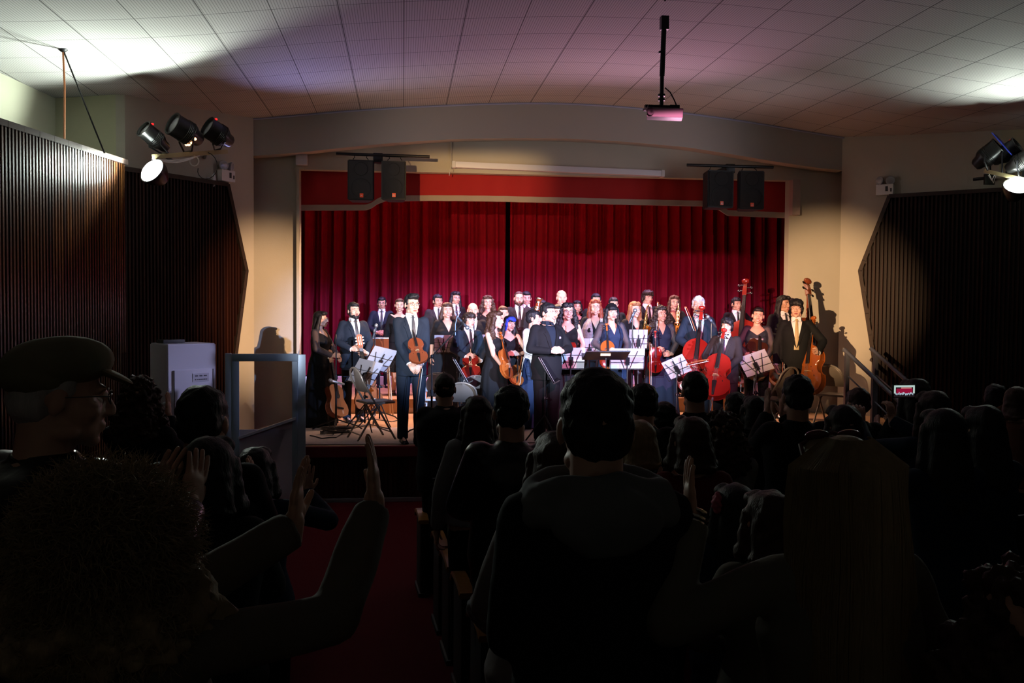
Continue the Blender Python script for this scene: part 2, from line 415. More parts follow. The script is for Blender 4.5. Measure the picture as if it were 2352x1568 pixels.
# slatted stage front
wood_dark = mat('dark_slat_wood', (0.035, 0.012, 0.008), 0.35, noise_amt=0.4, nscale=3)
bm = NB(); box(bm, ((sxl+sxr)/2, STAGE_Y+0.06, (ZS-0.12)/2), (sxr-sxl, 0.04, ZS-0.12))
x = sxl
while x < sxr: box(bm, (x, STAGE_Y+0.03, (ZS-0.12)/2+0.02), (0.032, 0.03, ZS-0.16)); x += 0.055
struct('wall_stage_front', bm, wood_dark)
bm = NB(); box(bm, ((sxl+sxr)/2, STAGE_Y-0.005, 0.022), (sxr-sxl, 0.035, 0.044), bev=0.006)
struct('baseboard_stage', bm, mat('dull_aluminium', (0.30, 0.29, 0.33), 0.4, 0.6))

# slatted wall panels ------------------------------------------------
def slat_mat(name, c1, c2, rough, spec=.6):
    m = bpy.data.materials.new(name); m.use_nodes = True; nt = m.node_tree; b = nt.nodes['Principled BSDF']
    tc = nt.nodes.new('ShaderNodeTexCoord'); mp = nt.nodes.new('ShaderNodeMapping'); mp.inputs['Scale'].default_value = (9, 9, 0.35)
    n = nt.nodes.new('ShaderNodeTexNoise'); n.inputs['Scale'].default_value = 1.6; n.inputs['Detail'].default_value = 5
    cr = nt.nodes.new('ShaderNodeValToRGB'); cr.color_ramp.elements[0].color = (*c1, 1); cr.color_ramp.elements[1].color = (*c2, 1)
    cr.color_ramp.elements[0].position = 0.35; cr.color_ramp.elements[1].position = 0.7
    nt.links.new(tc.outputs['Object'], mp.inputs[0]); nt.links.new(mp.outputs[0], n.inputs[0]); nt.links.new(n.outputs['Fac'], cr.inputs[0]); nt.links.new(cr.outputs[0], b.inputs['Base Color'])
    b.inputs['Roughness'].default_value = rough
    b.inputs['Specular IOR Level'].default_value = spec
    return m
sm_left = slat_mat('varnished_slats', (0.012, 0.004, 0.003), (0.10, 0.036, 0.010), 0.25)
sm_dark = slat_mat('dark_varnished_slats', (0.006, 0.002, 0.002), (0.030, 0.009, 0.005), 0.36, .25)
dark_cap = mat('dark_cap', (0.05, 0.035, 0.03), 0.25, 0.3)
def slat_panel(idx, P0, P1, ztop, zbot, mt, pitch, out, knots=()):
    """P0->P1 world xy of the panel foot; ztop/zbot functions of the distance along; out = outward normal side"""
    P0 = Vector(P0); P1 = Vector(P1); L = (P1-P0).length; d = (P1-P0)/L; n = Vector((d.y, -d.x))*out
    root = bpy.data.objects.new('trim_%d' % idx, None); C.objects.link(root); root['kind'] = 'structure'
    bs = NB(); bb = NB(); N = int(L/pitch)
    rot = Matrix(((d.x, n.x, 0), (d.y, n.y, 0), (0, 0, 1)))
    for i in range(N):
        u = (i+0.5)*pitch
        sec = [(u+q*pitch, h) for q, h in ((-.30, .04), (-.285, .076), (-.22, .088), (.22, .088), (.285, .076), (.30, .04))]
        if ztop(u)-zbot(u) < 0.05: continue
        lo_ = [bs.verts.new(Vector((*(P0+d*uu+n*h), zbot(uu)))) for uu, h in sec]; hi_ = [bs.verts.new(Vector((*(P0+d*uu+n*h), ztop(uu)))) for uu, h in sec]
        for k in range(len(sec)-1): bs.faces.new((lo_[k], lo_[k+1], hi_[k+1], hi_[k]))
        bs.faces.new(lo_); bs.faces.new(hi_)
    M = 48; tp = []; bt = []
    us = sorted(set([L*i/M for i in range(M+1)]+[k for k in knots if 0 < k < L]))
    for u in us: tp.append((u, ztop(u))); bt.append((u, zbot(u)))
    poly = [Vector((*(P0+d*u+n*0.0), z)) for u, z in bt] + [Vector((*(P0+d*u), z)) for u, z in reversed(tp)]
    prism(bb, poly, Vector((n.x, n.y, 0))*0.04)
    obj('slats', bs, mt, root, smooth=True, ang=50); obj('backing_board', bb, mat('panel_backing', (0.01, 0.006, 0.005), 0.7), root, smooth=False)
    cb = NB(); pts = [Vector((*(P0+d*u+n*0.05), z)) for u, z in tp]
    low = [Vector((*(P0+d*u+n*0.05), z)) for u, z in bt]
    for a, c in list(zip(pts, pts[1:]))+list(zip(low, low[1:])):
        if (c-a).length > 1e-4 and max(a.z, c.z) > 0.1:
            q = (c-a).normalized(); box(cb, (a+c)/2, (0.14, 0.055, (c-a).length+0.01), fromto(a, c))
    obj('edge_cap', cb, dark_cap, root, smooth=False)
    return root
ZP = 3.73
LAx = Vector(LB)+(Vector(LB)-Vector(LC)).normalized()*9.5
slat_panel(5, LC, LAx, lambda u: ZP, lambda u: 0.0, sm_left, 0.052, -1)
# second left panel follows the slanted wall, ending in a point
d2 = (Vector(LD)-Vector(LPs)).normalized(); n2 = Vector((d2.y, -d2.x))
Q0 = Vector(LC)+Vector((0.02, 0.02)); 
pl0, pl1 = Vector(LPs), Vector(LD)
dd = (pl1-pl0).normalized(); Q0 = pl0 - dd*0.3
def up_on(px, py):
    p = WP(px, py, pl0, pl1); return ((p.xy-Q0).dot(dd), p.z)
_a = up_on(510, 425); _b = up_on(553, 622); _c = up_on(522, 860)
def zt2(u):
    if u < _a[0]: return _a[1]
    return max(_b[1], _a[1] + (_b[1]-_a[1])*(u-_a[0])/(_b[0]-_a[0]))
def zb2(u):
    if u < _c[0]: return 0.0
    return min(_b[1], _c[1] + (_b[1]-_c[1])*(u-_c[0])/(_b[0]-_c[0]))
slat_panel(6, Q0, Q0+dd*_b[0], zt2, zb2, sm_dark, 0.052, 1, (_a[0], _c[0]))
# right panel
r0 = Vector(RD); r1 = Vector(RU); dr = (r1-r0).normalized()
nr = Vector((dr.y, -dr.x))
s0 = WP(1980, 622, r0, r1).xy
s0 = s0 + nr*0.0
def upr(px, py):
    p = WP(px, py, s0, s0+dr); return ((p.xy-s0).dot(dr), p.z)
_ra = upr(2047, 452); _rb = (0.0, WP(1980, 622, s0, s0+dr).z); _rc = upr(2016, 850)
ZPR = _ra[1]
def ztr(u):
    if u > _ra[0]: return ZPR
    return _rb[1] + (ZPR-_rb[1])*u/_ra[0]
def zbr(u):
    if u > _rc[0]: return 0.0
    return _rb[1] + (_rc[1]-_rb[1])*u/_rc[0]
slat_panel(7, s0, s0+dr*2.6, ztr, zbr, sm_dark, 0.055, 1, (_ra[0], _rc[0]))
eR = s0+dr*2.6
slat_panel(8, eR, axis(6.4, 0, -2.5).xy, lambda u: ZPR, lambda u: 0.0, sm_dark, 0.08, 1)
# platform strip below the curtain
bm = NB(); box(bm, ((OL+OR_)/2+.5, CURT_Y-0.12, ZR+0.07), (OR_-OL+3, 0.3, 0.14), bev=0.01)
struct('baseboard_curtain', bm, mat('white_paint', (0.75, 0.74, 0.78), 0.5))

# ================================================================== CURTAINS
vel = mat('red_velvet', (0.115, 0.002, 0.011), 0.85, noise_amt=0.2, nscale=4, bump=0.15, bscale=120, spec=0.1)
def curtain(name, label, x0, x1, y, z0, z1, wl=0.235, amp=0.10, seed=1):
    rnd = random.Random(seed); bm = NB(); n = int((x1-x0)/0.012); phs = [rnd.uniform(0, 6.28) for _ in range(4)]
    def dy(x): return amp*math.sin(2*PI*x/wl + 1.4*math.sin(x*2.1+phs[0])) + amp*0.35*math.sin(2*PI*x/(wl*0.43)+phs[1]) + amp*0.5*math.sin(x*1.7+phs[2])
    zs = [z0, z0+(z1-z0)*.35, z0+(z1-z0)*.7, z1]
    V = []
    for off in (0, 0.012):
        V.append([[bm.verts.new((x0+(x1-x0)*i/n, y+off+dy(x0+(x1-x0)*i/n+0.02*math.sin(j*1.7+i*0.01))*(1.0-0.12*j), z)) for i in range(n+1)] for j, z in enumerate(zs)])
    for g in V:
        for a, b in zip(g, g[1:]):
            for i in range(n): bm.faces.new((a[i], a[i+1], b[i+1], b[i]))
    for j in (0, 3):
        for i in range(n): bm.faces.new((V[0][j][i], V[0][j][i+1], V[1][j][i+1], V[1][j][i]))
    o = obj(name, bm, vel, None, True, 80); return tag(o, label, 'curtain', 'stage curtains')
cx = WY(1165, 600, CURT_Y).x
curtain('stage_curtain', 'long red velvet stage curtain hanging left of the dark parting', OL-0.9, cx-0.035, CURT_Y, ZR+0.16, 4.6, seed=3)
curtain('stage_curtain', 'long red velvet stage curtain hanging right of the dark parting', cx+0.04, CX1, CURT_Y, ZR+0.16, 4.6, seed=8)
# valance with beige hem
va = [(689, 470), (840, 470), (852, 466), (868, 455), (885, 449), (985, 448), (1165, 450), (1400, 456), (1620, 461), (1650, 468), (1672, 482), (1810, 488)]
hemh = 13
VY = WALL_Y+0.22
def val_mesh(lo_f, hi_f, y, th=0.02, n=260):
    bm = NB(); P = []
    for i in range(n+1):
        px = 684+(1818-684)*i/n; P.append((WY(px, lo_f(px), y), WY(px, hi_f(px), y)))
    w = [0.006*math.sin(i*0.5)+0.01*math.sin(i*0.11+1) for i in range(n+1)]
    f = [[bm.verts.new(p[k]+Vector((0, w[i], 0))) for i, p in enumerate(P)] for k in (0, 1)]
    g = [[bm.verts.new(p[k]+Vector((0, w[i]+th, 0))) for i, p in enumerate(P)] for k in (0, 1)]
    for i in range(n):
        bm.faces.new((f[0][i], f[0][i+1], f[1][i+1], f[1][i])); bm.faces.new((g[0][i+1], g[0][i], g[1][i], g[1][i+1])); bm.faces.new((f[0][i], g[0][i], g[0][i+1], f[0][i+1])); bm.faces.new((f[1][i], f[1][i+1], g[1][i+1], g[1][i]))
    for i in (0, n): bm.faces.new((f[0][i], f[1][i], g[1][i], g[0][i]))
    return bm
vr = thing('stage_valance', 'short red cloth valance with a pale beige hem above the stage curtains', 'valance', (0, 0, 0))
obj('valance_cloth', val_mesh(lambda p: interp(va, p)+2, lambda p: 375, VY), mat('red_felt', (0.34, 0.008, 0.010), 0.85, bump=0.2, bscale=6, noise_amt=0.12, nscale=3), vr)
obj('hem', val_mesh(lambda p: interp(va, p)+hemh, lambda p: interp(va, p), VY-0.006, 0.03), mat('beige_felt', (0.36, 0.29, 0.24), 0.85, bump=0.1, bscale=20), vr)
# ================================================================== FIXTURES
def text_mesh(s, size, depth=0.003):
    cu = bpy.data.curves.new('t', 'FONT'); cu.body = s; cu.size = size; cu.extrude = depth; cu.align_x = 'CENTER'; cu.align_y = 'CENTER'
    o = bpy.data.objects.new('t', cu); C.objects.link(o); dg = bpy.context.evaluated_depsgraph_get()
    me = bpy.data.meshes.new_from_object(o.evaluated_get(dg)); bpy.data.objects.remove(o); bpy.data.curves.remove(cu)
    me.materials.clear(); return me
# loudspeakers above the opening
spk_body = mat('speaker_black', (0.006, 0.0065, 0.008), 0.6, bump=0.2, bscale=200)
grille = mat('speaker_grille', (0.008, 0.0085, 0.010), 0.5, bump=0.6, bscale=500)
badge = mat('orange_badge', (0.95, 0.10, 0.03), 0.4, spec=0.6); white_p = mat('white_paintwork', (0.75, 0.75, 0.75), 0.5)
def speaker(px0, px1, py0, py1, Y, rz, label):
    a = WY(px0, py0, Y); b = WY(px1, py1, Y); w = b.x-a.x; h = a.z-b.z; D = 0.34
    t = thing('loudspeaker', label, 'loudspeaker', ((a.x+b.x)/2, Y+D/2, b.z), R(rz), 'loudspeakers hanging over the stage opening')
    bm = NB(); pts = [Vector((-w/2, -D/2, 0)), Vector((w/2, -D/2, 0)), Vector((w*0.32, D/2, 0)), Vector((-w*0.32, D/2, 0))]
    prism(bm, pts, Vector((0, 0, h))); bmesh.ops.bevel(bm, geom=list(bm.edges), offset=0.012, segments=2, affect='EDGES'); obj('cabinet', bm, spk_body, t)
    bm = NB(); box(bm, (0, -D/2-0.006, h*0.5), (w*0.88, 0.014, h*0.93), bev=0.006); g = obj('grille', bm, grille, t)
    bm = NB()
    for zz, rr in ((h*0.30, w*0.36), (h*0.77, w*0.25)):
        M = Matrix.Translation((0, -D/2-0.012, zz)) @ Matrix.Rotation(R(90), 4, 'X')
        lathe(bm, [(rr*0.9, 0), (rr, 0.006), (rr*0.95, 0.010), (rr*0.5, 0.004), (0, 0.006)], 28, M)
    obj('speaker_cone', bm, grille, t)
    bm = NB(); box(bm, (0.02*w, -D/2-0.020, h*0.115), (0.05, 0.008, 0.055), bev=0.004); bd = obj('badge', bm, badge, t)
    me = text_mesh('JBL', 0.022, 0.002); o = obj('badge_lettering', me, white_p, bd); o.location = (0.02*w, -D/2-0.026, h*0.110); o.rotation_euler = (R(90), 0, 0)
    bm = NB()
    for sx in (-1, 1): tube(bm, [Vector((sx*w*0.28, -0.03, h+0.002)), Vector((sx*w*0.28, -0.03, h+0.03)), Vector((sx*w*0.22, 0.0, h+0.055)), Vector((sx*w*0.24, 0.0, h+0.09))], 0.006, 6)
    obj('hanging_shackle', bm, black_metal, t)
SPY = 13.25
speaker(796, 858, 366, 460, SPY, 4, 'black loudspeaker, outer one of the left pair above the stage')
speaker(878, 936, 368, 459, SPY, -6, 'black loudspeaker, inner one of the left pair, nearer the projection screen')
speaker(1622, 1684, 390, 477, SPY, 6, 'black loudspeaker, inner one of the right pair, nearer the projection screen')
speaker(1700, 1757, 391, 481, SPY, -5, 'black loudspeaker, outer one of the right pair above the stage')
for (xa, ya, xb, yb, hx, lab) in ((772, 353, 987, 360, 868, 'black steel bar carrying the left pair of loudspeakers'), (1578, 379, 1776, 384, 1678, 'black steel bar carrying the right pair of loudspeakers')):
    t = thing('hanging_bar', lab, 'bar', (0, 0, 0)); Y = SPY+0.16
    bm = NB(); tube(bm, [WY(xa, ya, Y), WY(xb, yb, Y)], 0.022, 12); obj('pipe', bm, black_metal, t)
    bm = NB(); c = WY(hx, (ya+yb)/2+2, Y); box(bm, c+Vector((0, 0.06, -0.02)), (0.13, 0.14, 0.13), bev=0.01); box(bm, c+Vector((0, 0.39, 0)), (0.06, 0.6, 0.06)); obj('wall_bracket', bm, black_metal, t)
# projection screen case
a = WY(1042, 374, WALL_Y-0.07); b = WY(1521, 397, WALL_Y-0.07)
t = thing('projection_screen', 'long white rolled-up projection screen case mounted above the stage opening', 'projection screen', ((a.x+b.x)/2, WALL_Y-0.07, (a.z+b.z)/2-0.02))
Lx = b.x-a.x; bm = NB(); box(bm, (0, 0, 0), (Lx, 0.11, 0.085), bev=0.012); o = obj('case', bm, mat('screen_white', (0.62, 0.62, 0.68), 0.4), t)
o.rotation_euler = (0, math.atan2(0.06, Lx), 0)
bm = NB()
for s in (-1, 1): box(bm, (s*Lx/2, 0, 0-s*0.03), (0.05, 0.125, 0.10), bev=0.01)
obj('end_cap', bm, white_trim, t)
bm = NB(); tube(bm, [Vector((-Lx/2-0.02, 0.0, 0.03)), Vector((-Lx/2-0.05, 0.05, -0.03)), Vector((-Lx/2-0.06, 0.05, -0.12))], 0.005, 6); obj('pull_cord', bm, white_trim, t)
bm = NB(); p0 = WY(1036, 320, WALL_Y-0.015); p1 = WY(1036, 392, WALL_Y-0.015)
tube(bm, [p0, p1], 0.013, 8); box(bm, p1, (0.06, 0.03, 0.035)); tag(obj('cable_conduit', bm, plaster), 'thin cream cable conduit running down to the projection screen', 'conduit')
bm = NB(); c = WY(693, 367, WALL_Y-0.05); box(bm, c, (0.16, 0.10, 0.15), bev=0.012); t = tag(obj('junction_box', bm, mat('box_white', (0.6, 0.62, 0.7), 0.5)), 'small white square box on the wall at the top left of the opening', 'junction box')
# ceiling projector
pt = WY(1526, 38, 8.6); pb = WY(1519, 262, 8.6)
t = thing('projector', 'white video projector hanging from the ceiling on a long black pole', 'projector', pb)
k = 88/2200*8.7
bm = NB(); box(bm, (0.03, 0, 0), (k*0.93, 0.27, 0.085), bev=0.012); o = obj('projector_body', bm, mat('projector_white', (0.26, 0.23, 0.24), 0.45), t); o.rotation_euler = (R(4), R(3), R(-14))
bm = NB(); M = Matrix.Translation((-k*0.28, -0.15, 0.0)) @ Matrix.Rotation(R(90), 4, 'X'); lathe(bm, [(0.032, 0), (0.034, 0.02), (0.026, 0.022), (0, 0.012)], 20, M)
obj('projector_lens', bm, black_plastic, o)
bm = NB(); box(bm, (0, 0.02, 0.055), (k*0.82, 0.2, 0.02)); box(bm, (0.12, 0, 0.068), (0.09, 0.05, 0.03)); box(bm, (-0.12, 0, 0.065), (0.07, 0.05, 0.025)); obj('mount_plate', bm, black_metal, t)
H = pt-pb; bm = NB(); tube(bm, [Vector((0, 0, 0.06)), Vector((0.002, 0, 0.35))], 0.019, 12); tube(bm, [Vector((0.002, 0, 0.34)), Vector((H.x, 0, H.z-0.02))], 0.024, 12)
for zz in (0.12, 0.16, H.z*0.62): lathe(bm, [(0.033, zz), (0.033, zz+0.02)], 12)
box(bm, (H.x, 0, H.z-0.06), (0.07, 0.07, 0.12)); obj('pole', bm, black_metal, t)
bm = NB(); zt = sm(pt.x)-pb.z; box(bm, (H.x, 0, zt-0.015), (0.16, 0.13, 0.03), bev=0.006); obj('ceiling_plate', bm, black_metal, t)
bm = NB(); blob(bm, (H.x-0.10, 0, zt-0.04), (0.05, 0.03, 0.03)); tube(bm, [Vector((H.x-0.1, 0, zt-0.05)), Vector((H.x-0.03, 0, zt-0.1)), Vector((H.x, -0.03, zt-0.15))], 0.008, 6); obj('cable_knot', bm, black_plastic, t)
bm = NB(); tube(bm, [Vector((0.03, 0, 0.24)), Vector((0.08, 0, 0.20)), Vector((0.12, 0, 0.13)), Vector((0.15, 0, 0.06))], 0.006, 6); obj('projector_cable', bm, black_plastic, t)

# stage lanterns on the two lamp bars
lamp_glow = mat('lamp_glow', (1, 1, 1), 0.3, emit=(0.86, 1.0, 0.95), estr=60)
red_led = mat('red_led', (0.3, 0, 0), 0.4, emit=(1, 0.02, 0.02), estr=1.6)
lantern_black = mat('lantern_black', (0.015, 0.014, 0.013), 0.3, 0.2)
amber_edge = mat('amber_vent', (0.9, 0.4, 0.15), 0.3, emit=(1.0, 0.45, 0.2), estr=5.0)
lens_m = mat('lantern_lens', (0.55, 0.58, 0.62), 0.1, 0.4)
def lantern(label, px, py, d, dirn, L, r, group, vents=False, led=False, foot=None, frame=False):
    c = W(px, py, d); q = Vector(dirn).normalized()
    rt = q.cross(Vector((0, 0, 1))).normalized(); u = rt.cross(q)
    M = Matrix((( rt.x, u.x, q.x), (rt.y, u.y, q.y), (rt.z, u.z, q.z)))
    t = thing('stage_lantern', label, 'stage light', c, 0, group)
    bm = NB(); MM = M.to_4x4()
    lathe(bm, [(0, -L*.55), (r*.45, -L*.53), (r*.62, -L*.45), (r*.70, -L*.30), (r*.95, -L*.18), (r, L*.0), (r, L*.45), (r*1.06, L*.46), (r*1.06, L*.5), (r*.92, L*.5), (r*.9, L*.42)], 20, MM)
    for k in range(5): lathe(bm, [(r*1.02, -L*.12+k*L*.05), (r*1.05, -L*.11+k*L*.05), (r*1.02, -L*.10+k*L*.05)], 20, MM)
    obj('housing', bm, lantern_black, t)
    bm = NB(); lathe(bm, [(r*.86, L*.40), (r*.6, L*.43), (0, L*.45)], 20, MM); obj('lens', bm, lens_m, t)
    bm = NB(); f = Vector(foot)-c if foot else Vector((0, 0, -r*1.9))
    s = rt*(r*1.18)
    tube(bm, [s, s+Vector((0, 0, -r*.8)), f+s*.55, f-s*.55, -s+Vector((0, 0, -r*.8)), -s], 0.011, 6); obj('yoke', bm, black_metal, t)
    if vents:
        bm = NB()
        for k in range(5):
            a = R(-150+k*27); p = rt*math.cos(a)*r*.93+u*math.sin(a)*r*.93 - q*L*.2
            blob(bm, p, (0.020, 0.014, 0.017), seg=10)
        obj('vent_glow', bm, amber_edge, t)
    if led:
        bm = NB(); p = u*r*1.0 + q*L*.36 - rt*r*0.25; box(bm, p, (0.045, 0.016, 0.02), M, bev=0.004); obj('indicator', bm, red_led, t)
    if frame:
        bm = NB(); box(bm, q*L*.62-u*r*0.2, (r*2.3, r*3.0, 0.012), M); obj('filter_frame', bm, mat('blue_filter', (0.02, 0.03, 0.25), 0.3), t)
    return t
def lamp(label, px, py, d, face, power, col, deg, size=0.15, bl=0.35):
    c = W(px, py, d); q = Vector(face).normalized()
    t = thing('flood_lamp', label, 'stage light', c)
    rt = q.cross(Vector((0, 0, 1))).normalized(); u = rt.cross(q); M = Matrix((( rt.x, u.x, q.x), (rt.y, u.y, q.y), (rt.z, u.z, q.z))).to_4x4()
    r = size; bm = NB(); lathe(bm, [(0, -r*1.1), (r*.5, -r*1.05), (r*.9, -r*.4), (r*1.0, 0), (r*1.0, r*.15), (r*.93, r*.15), (r*.85, -r*.2), (r*.3, -r*.8), (0, -r*.82)], 24, M); obj('housing', bm, lantern_black, t)
    bm = NB(); lathe(bm, [(r*.92, r*.05), (r*.80, r*.28), (r*.45, r*.46), (0, r*.52)], 24, M); obj('bulb_face', bm, lamp_glow, t)
    l = bpy.data.lights.new('lamp_light', 'SPOT'); l.energy = power; l.color = col; l.spot_size = R(deg); l.spot_blend = bl; l.shadow_soft_size = 0.07
    o = bpy.data.objects.new('lamp_light', l); C.objects.link(o); o.location = c+q*(r*.60); aim(o, c+q*3)
    return t
camback = -FW
LD_ = 10.3                                                          # distance of the left lamp bar
G1 = 'stage lanterns on the left lamp bar'; G2 = 'stage lanterns on the right lamp bar'
def barpt(px, dz=0): return W(px, 355-(px-420)*0.07, LD_+(px-352)*0.006) + Vector((0, 0, dz))
lantern('black stage lantern at the left end of the left bar, with a red light', 356, 318, LD_+0.15, (-.55, -.55, .5), 0.33, 0.096, G1, led=True, foot=barpt(378, .03))
lantern('large black stage lantern in the middle of the left bar with a flat bright edge', 428, 303, LD_+0.4, (-.62, -.55, .35), 0.37, 0.128, G1, vents=True, foot=barpt(432, .03))
lantern('black stage lantern at the right end of the left bar, with a red light', 503, 309, LD_+0.7, (-.65, -.5, .4), 0.33, 0.122, G1, led=True, foot=barpt(500, .03))
t = thing('lamp_bar', 'pale wooden lamp bar with looping white cables under the left lanterns', 'bar', (0, 0, 0))
bm = NB(); a = barpt(352); b = barpt(520); q = b-a; box(bm, (a+b)/2, (0.045, 0.05, q.length), fromto(a, b), bev=0.005); obj('wooden_bar', bm, mat('pale_wood_bar', (0.42, 0.35, 0.17), 0.7, noise_amt=0.2), t)
bm = NB()
for k, dz in enumerate((0.03, 0.045, 0.06)):
    tube(bm, [a.lerp(b, s)+Vector((0, -0.03-0.01*k, -dz*math.sin(PI*min(1, s*1.6))-0.03)) for s in [i/12*0.62 for i in range(13)]], 0.006, 6)
tube(bm, [a.lerp(b, .55)+Vector((0.05*math.cos(x), -0.05, -0.09+0.055*math.sin(x))) for x in [i*PI/6 for i in range(13)]], 0.007, 6); obj('white_cable', bm, mat('white_cable', (0.7, 0.7, 0.66), 0.4), t)
bm = NB(); e = a.lerp(b, .73); tube(bm, [e+Vector((0.11*math.sin(x), -0.03, -0.12+0.12*math.cos(x)-0.02*x)) for x in [i*0.42 for i in range(13)]], 0.005, 6); obj('black_cable', bm, black_plastic, t)
bm = NB(); wallp = WP(470, 362, LD, LPs); tube(bm, [a.lerp(b, .7), wallp], 0.02, 8); tube(bm, [a.lerp(b, .15), WP(400, 372, LD, LPs)], 0.02, 8); obj('wall_arm', bm, black_metal, t)
lamp('glaring white flood lamp hanging below the left lamp bar', 352, 394, LD_-0.05, axis(-0.50, 0.62, -1), 330, (0.88, 1.0, 0.90), 160)
# right bar
RD_ = 11.6
lantern('black stage lantern with a blue filter frame at the left end of the right bar', 2268, 358, RD_, (.5, -.5, .55), 0.34, 0.12, G2, frame=True, foot=W(2272, 392, RD_))
lantern('black stage lantern in the middle of the right bar', 2310, 352, RD_-0.1, (.5, -.6, .5), 0.32, 0.105, G2, foot=W(2306, 398, RD_-.1), led=True)
lantern('grey stage lantern cut by the right edge, on the right bar', 2344, 372, RD_-0.3, (.5, -.6, .4), 0.32, 0.105, G2, foot=W(2345, 405, RD_-.3))
t = thing('lamp_bar', 'pale lamp bar with thin cables under the right lanterns', 'bar', (0, 0, 0))
bm = NB(); a = W(2262, 392, RD_); b = W(2400, 423, RD_-0.7); box(bm, (a+b)/2, (0.04, 0.045, (b-a).length), fromto(a, b), bev=0.005); obj('wooden_bar', bm, mat('pale_wood_bar', (0.42, 0.35, 0.17)), t)
bm = NB(); tube(bm, [W(2270, 402, RD_-.05), W(2278, 414, RD_-.05), W(2284, 402, RD_-.05)], 0.006, 6); tube(bm, [W(2272, 400, RD_-.1), W(2282, 420, RD_-.1), W(2288, 400, RD_-.1)], 0.005, 6); obj('white_cable', bm, mat('white_cable', (0.7, 0.7, 0.66)), t)
bm = NB(); box(bm, W(2272, 412, RD_+.1), (0.13, 0.03, 0.13), bev=0.005); tube(bm, [W(2236, 412, RD_+.2), W(2262, 409, RD_+.1)], 0.02, 8); tube(bm, [W(2272, 412, RD_+.1), W(2285, 412, RD_+1.6)], 0.02, 8); obj('wall_arm', bm, black_metal, t)
lamp('glaring white flood lamp at the right edge below the right lamp bar', 2334, 430, RD_-0.35, axis(-0.15, 1.0, -.9), 330, (0.88, 1.0, 0.90), 165, bl=1.0)

# emergency lights
def emergency(px, py, plane, label, s=1):
    p = WP(px, py, *plane); dd_ = (Vector(plane[1])-Vector(plane[0])).normalized(); n = Vector((-dd_.y, dd_.x)); 
    if n.dot(Vector((0, -1))) < 0: n = -n
    a = math.atan2(n.x, -n.y)
    t = thing('emergency_light', label, 'emergency light', (p.x+n.x*0.07, p.y+n.y*0.07, p.z), a, 'twin-headed emergency lights')
    bm = NB(); box(bm, (0, 0, 0), (0.24, 0.09, 0.15), bev=0.01); o = obj('battery_box', bm, white_p, t)
    bm = NB(); box(bm, (0.03, -0.047, 0.01), (0.035, 0.006, 0.07)); box(bm, (0.09, -0.047, -0.01), (0.02, 0.006, 0.05)); obj('control_panel', bm, black_plastic, t)
    for sx in (-1, 1):
        bm = NB(); M = Matrix.Translation((sx*0.07, -0.02, 0.13)) @ Matrix.Rotation(R(90+sx*12), 4, 'X') @ Matrix.Rotation(R(sx*25), 4, 'Y')
        lathe(bm, [(0, -0.05), (.04, -0.045), (.062, -.01), (.066, 0.015), (.06, .022)], 20, M); blob(bm, (sx*0.07, 0, 0.085), (0.014, 0.014, 0.02), seg=8); h = obj('lamp_head', bm, mat('grey_plastic', (0.35, 0.37, 0.4), 0.4), t)
        bm = NB(); lathe(bm, [(.06, .018), (.03, .026), (0, .028)], 20, M); obj('head_lens', bm, lens_m, h)
emergency(511, 405, (LD, LPs), 'white emergency light with two round heads at the left slatted panel corner')
emergency(2036, 437, (RD, RU), 'white emergency light with two round heads at the right slatted panel corner')
bm = NB(); p = WP(495, 408, LD, LPs); blob(bm, p+Vector((-0.0, -0.12, -0.05)), (0.03, 0.04, 0.09)); tube(bm, [p+Vector((0, -.1, -.03)), p+Vector((-0.14, -0.12, -0.01))], 0.008, 6)
tag(obj('clip_lamp', bm, white_p), 'small white clip lamp hanging beside the left emergency light', 'lamp')
bm = NB(); p = WP(2026, 488, RD, RU); box(bm, p+Vector((0, -.05, 0)), (0.05, 0.05, 0.08), bev=.01); tube(bm, [p+Vector((-.02, -.05, -.04)), p+Vector((-.06, -.05, -.09)), p+Vector((-.03, -.05, -.14))], 0.008, 6)
tag(obj('wall_socket', bm, white_p), 'small white socket with plug under the right emergency light', 'socket')
# wire and cord from the ceiling to the left panel
pa = W(145, 153, 9.4); pa.z = sm(pa.x)
bm = NB(); pb_ = W(240, 352, 9.6); tube(bm, [pa, pb_], 0.008, 6); tag(obj('stay_wire', bm, black_metal), 'thin black stay wire slanting from the ceiling to the left slatted wall', 'wire')
bm = NB(); tube(bm, [pa, pa.lerp(W(147, 260, 9.4), .6)+Vector((.01, 0, 0)), W(148, 322, 9.4)], 0.010, 6); t = tag(obj('orange_cord', bm, mat('orange_cord', (0.5, 0.17, 0.06), 0.6)), 'thin orange cord hanging straight down from the ceiling', 'cord')
bm = NB(); lathe(bm, [(0.04, 0), (0.045, -0.02), (0.02, -0.04)], 12, Matrix.Translation((pa.x, pa.y, pa.z+0.015))); tag(obj('ceiling_hook', bm, black_metal), 'small dark ceiling hook holding the wire and the orange cord', 'hook')

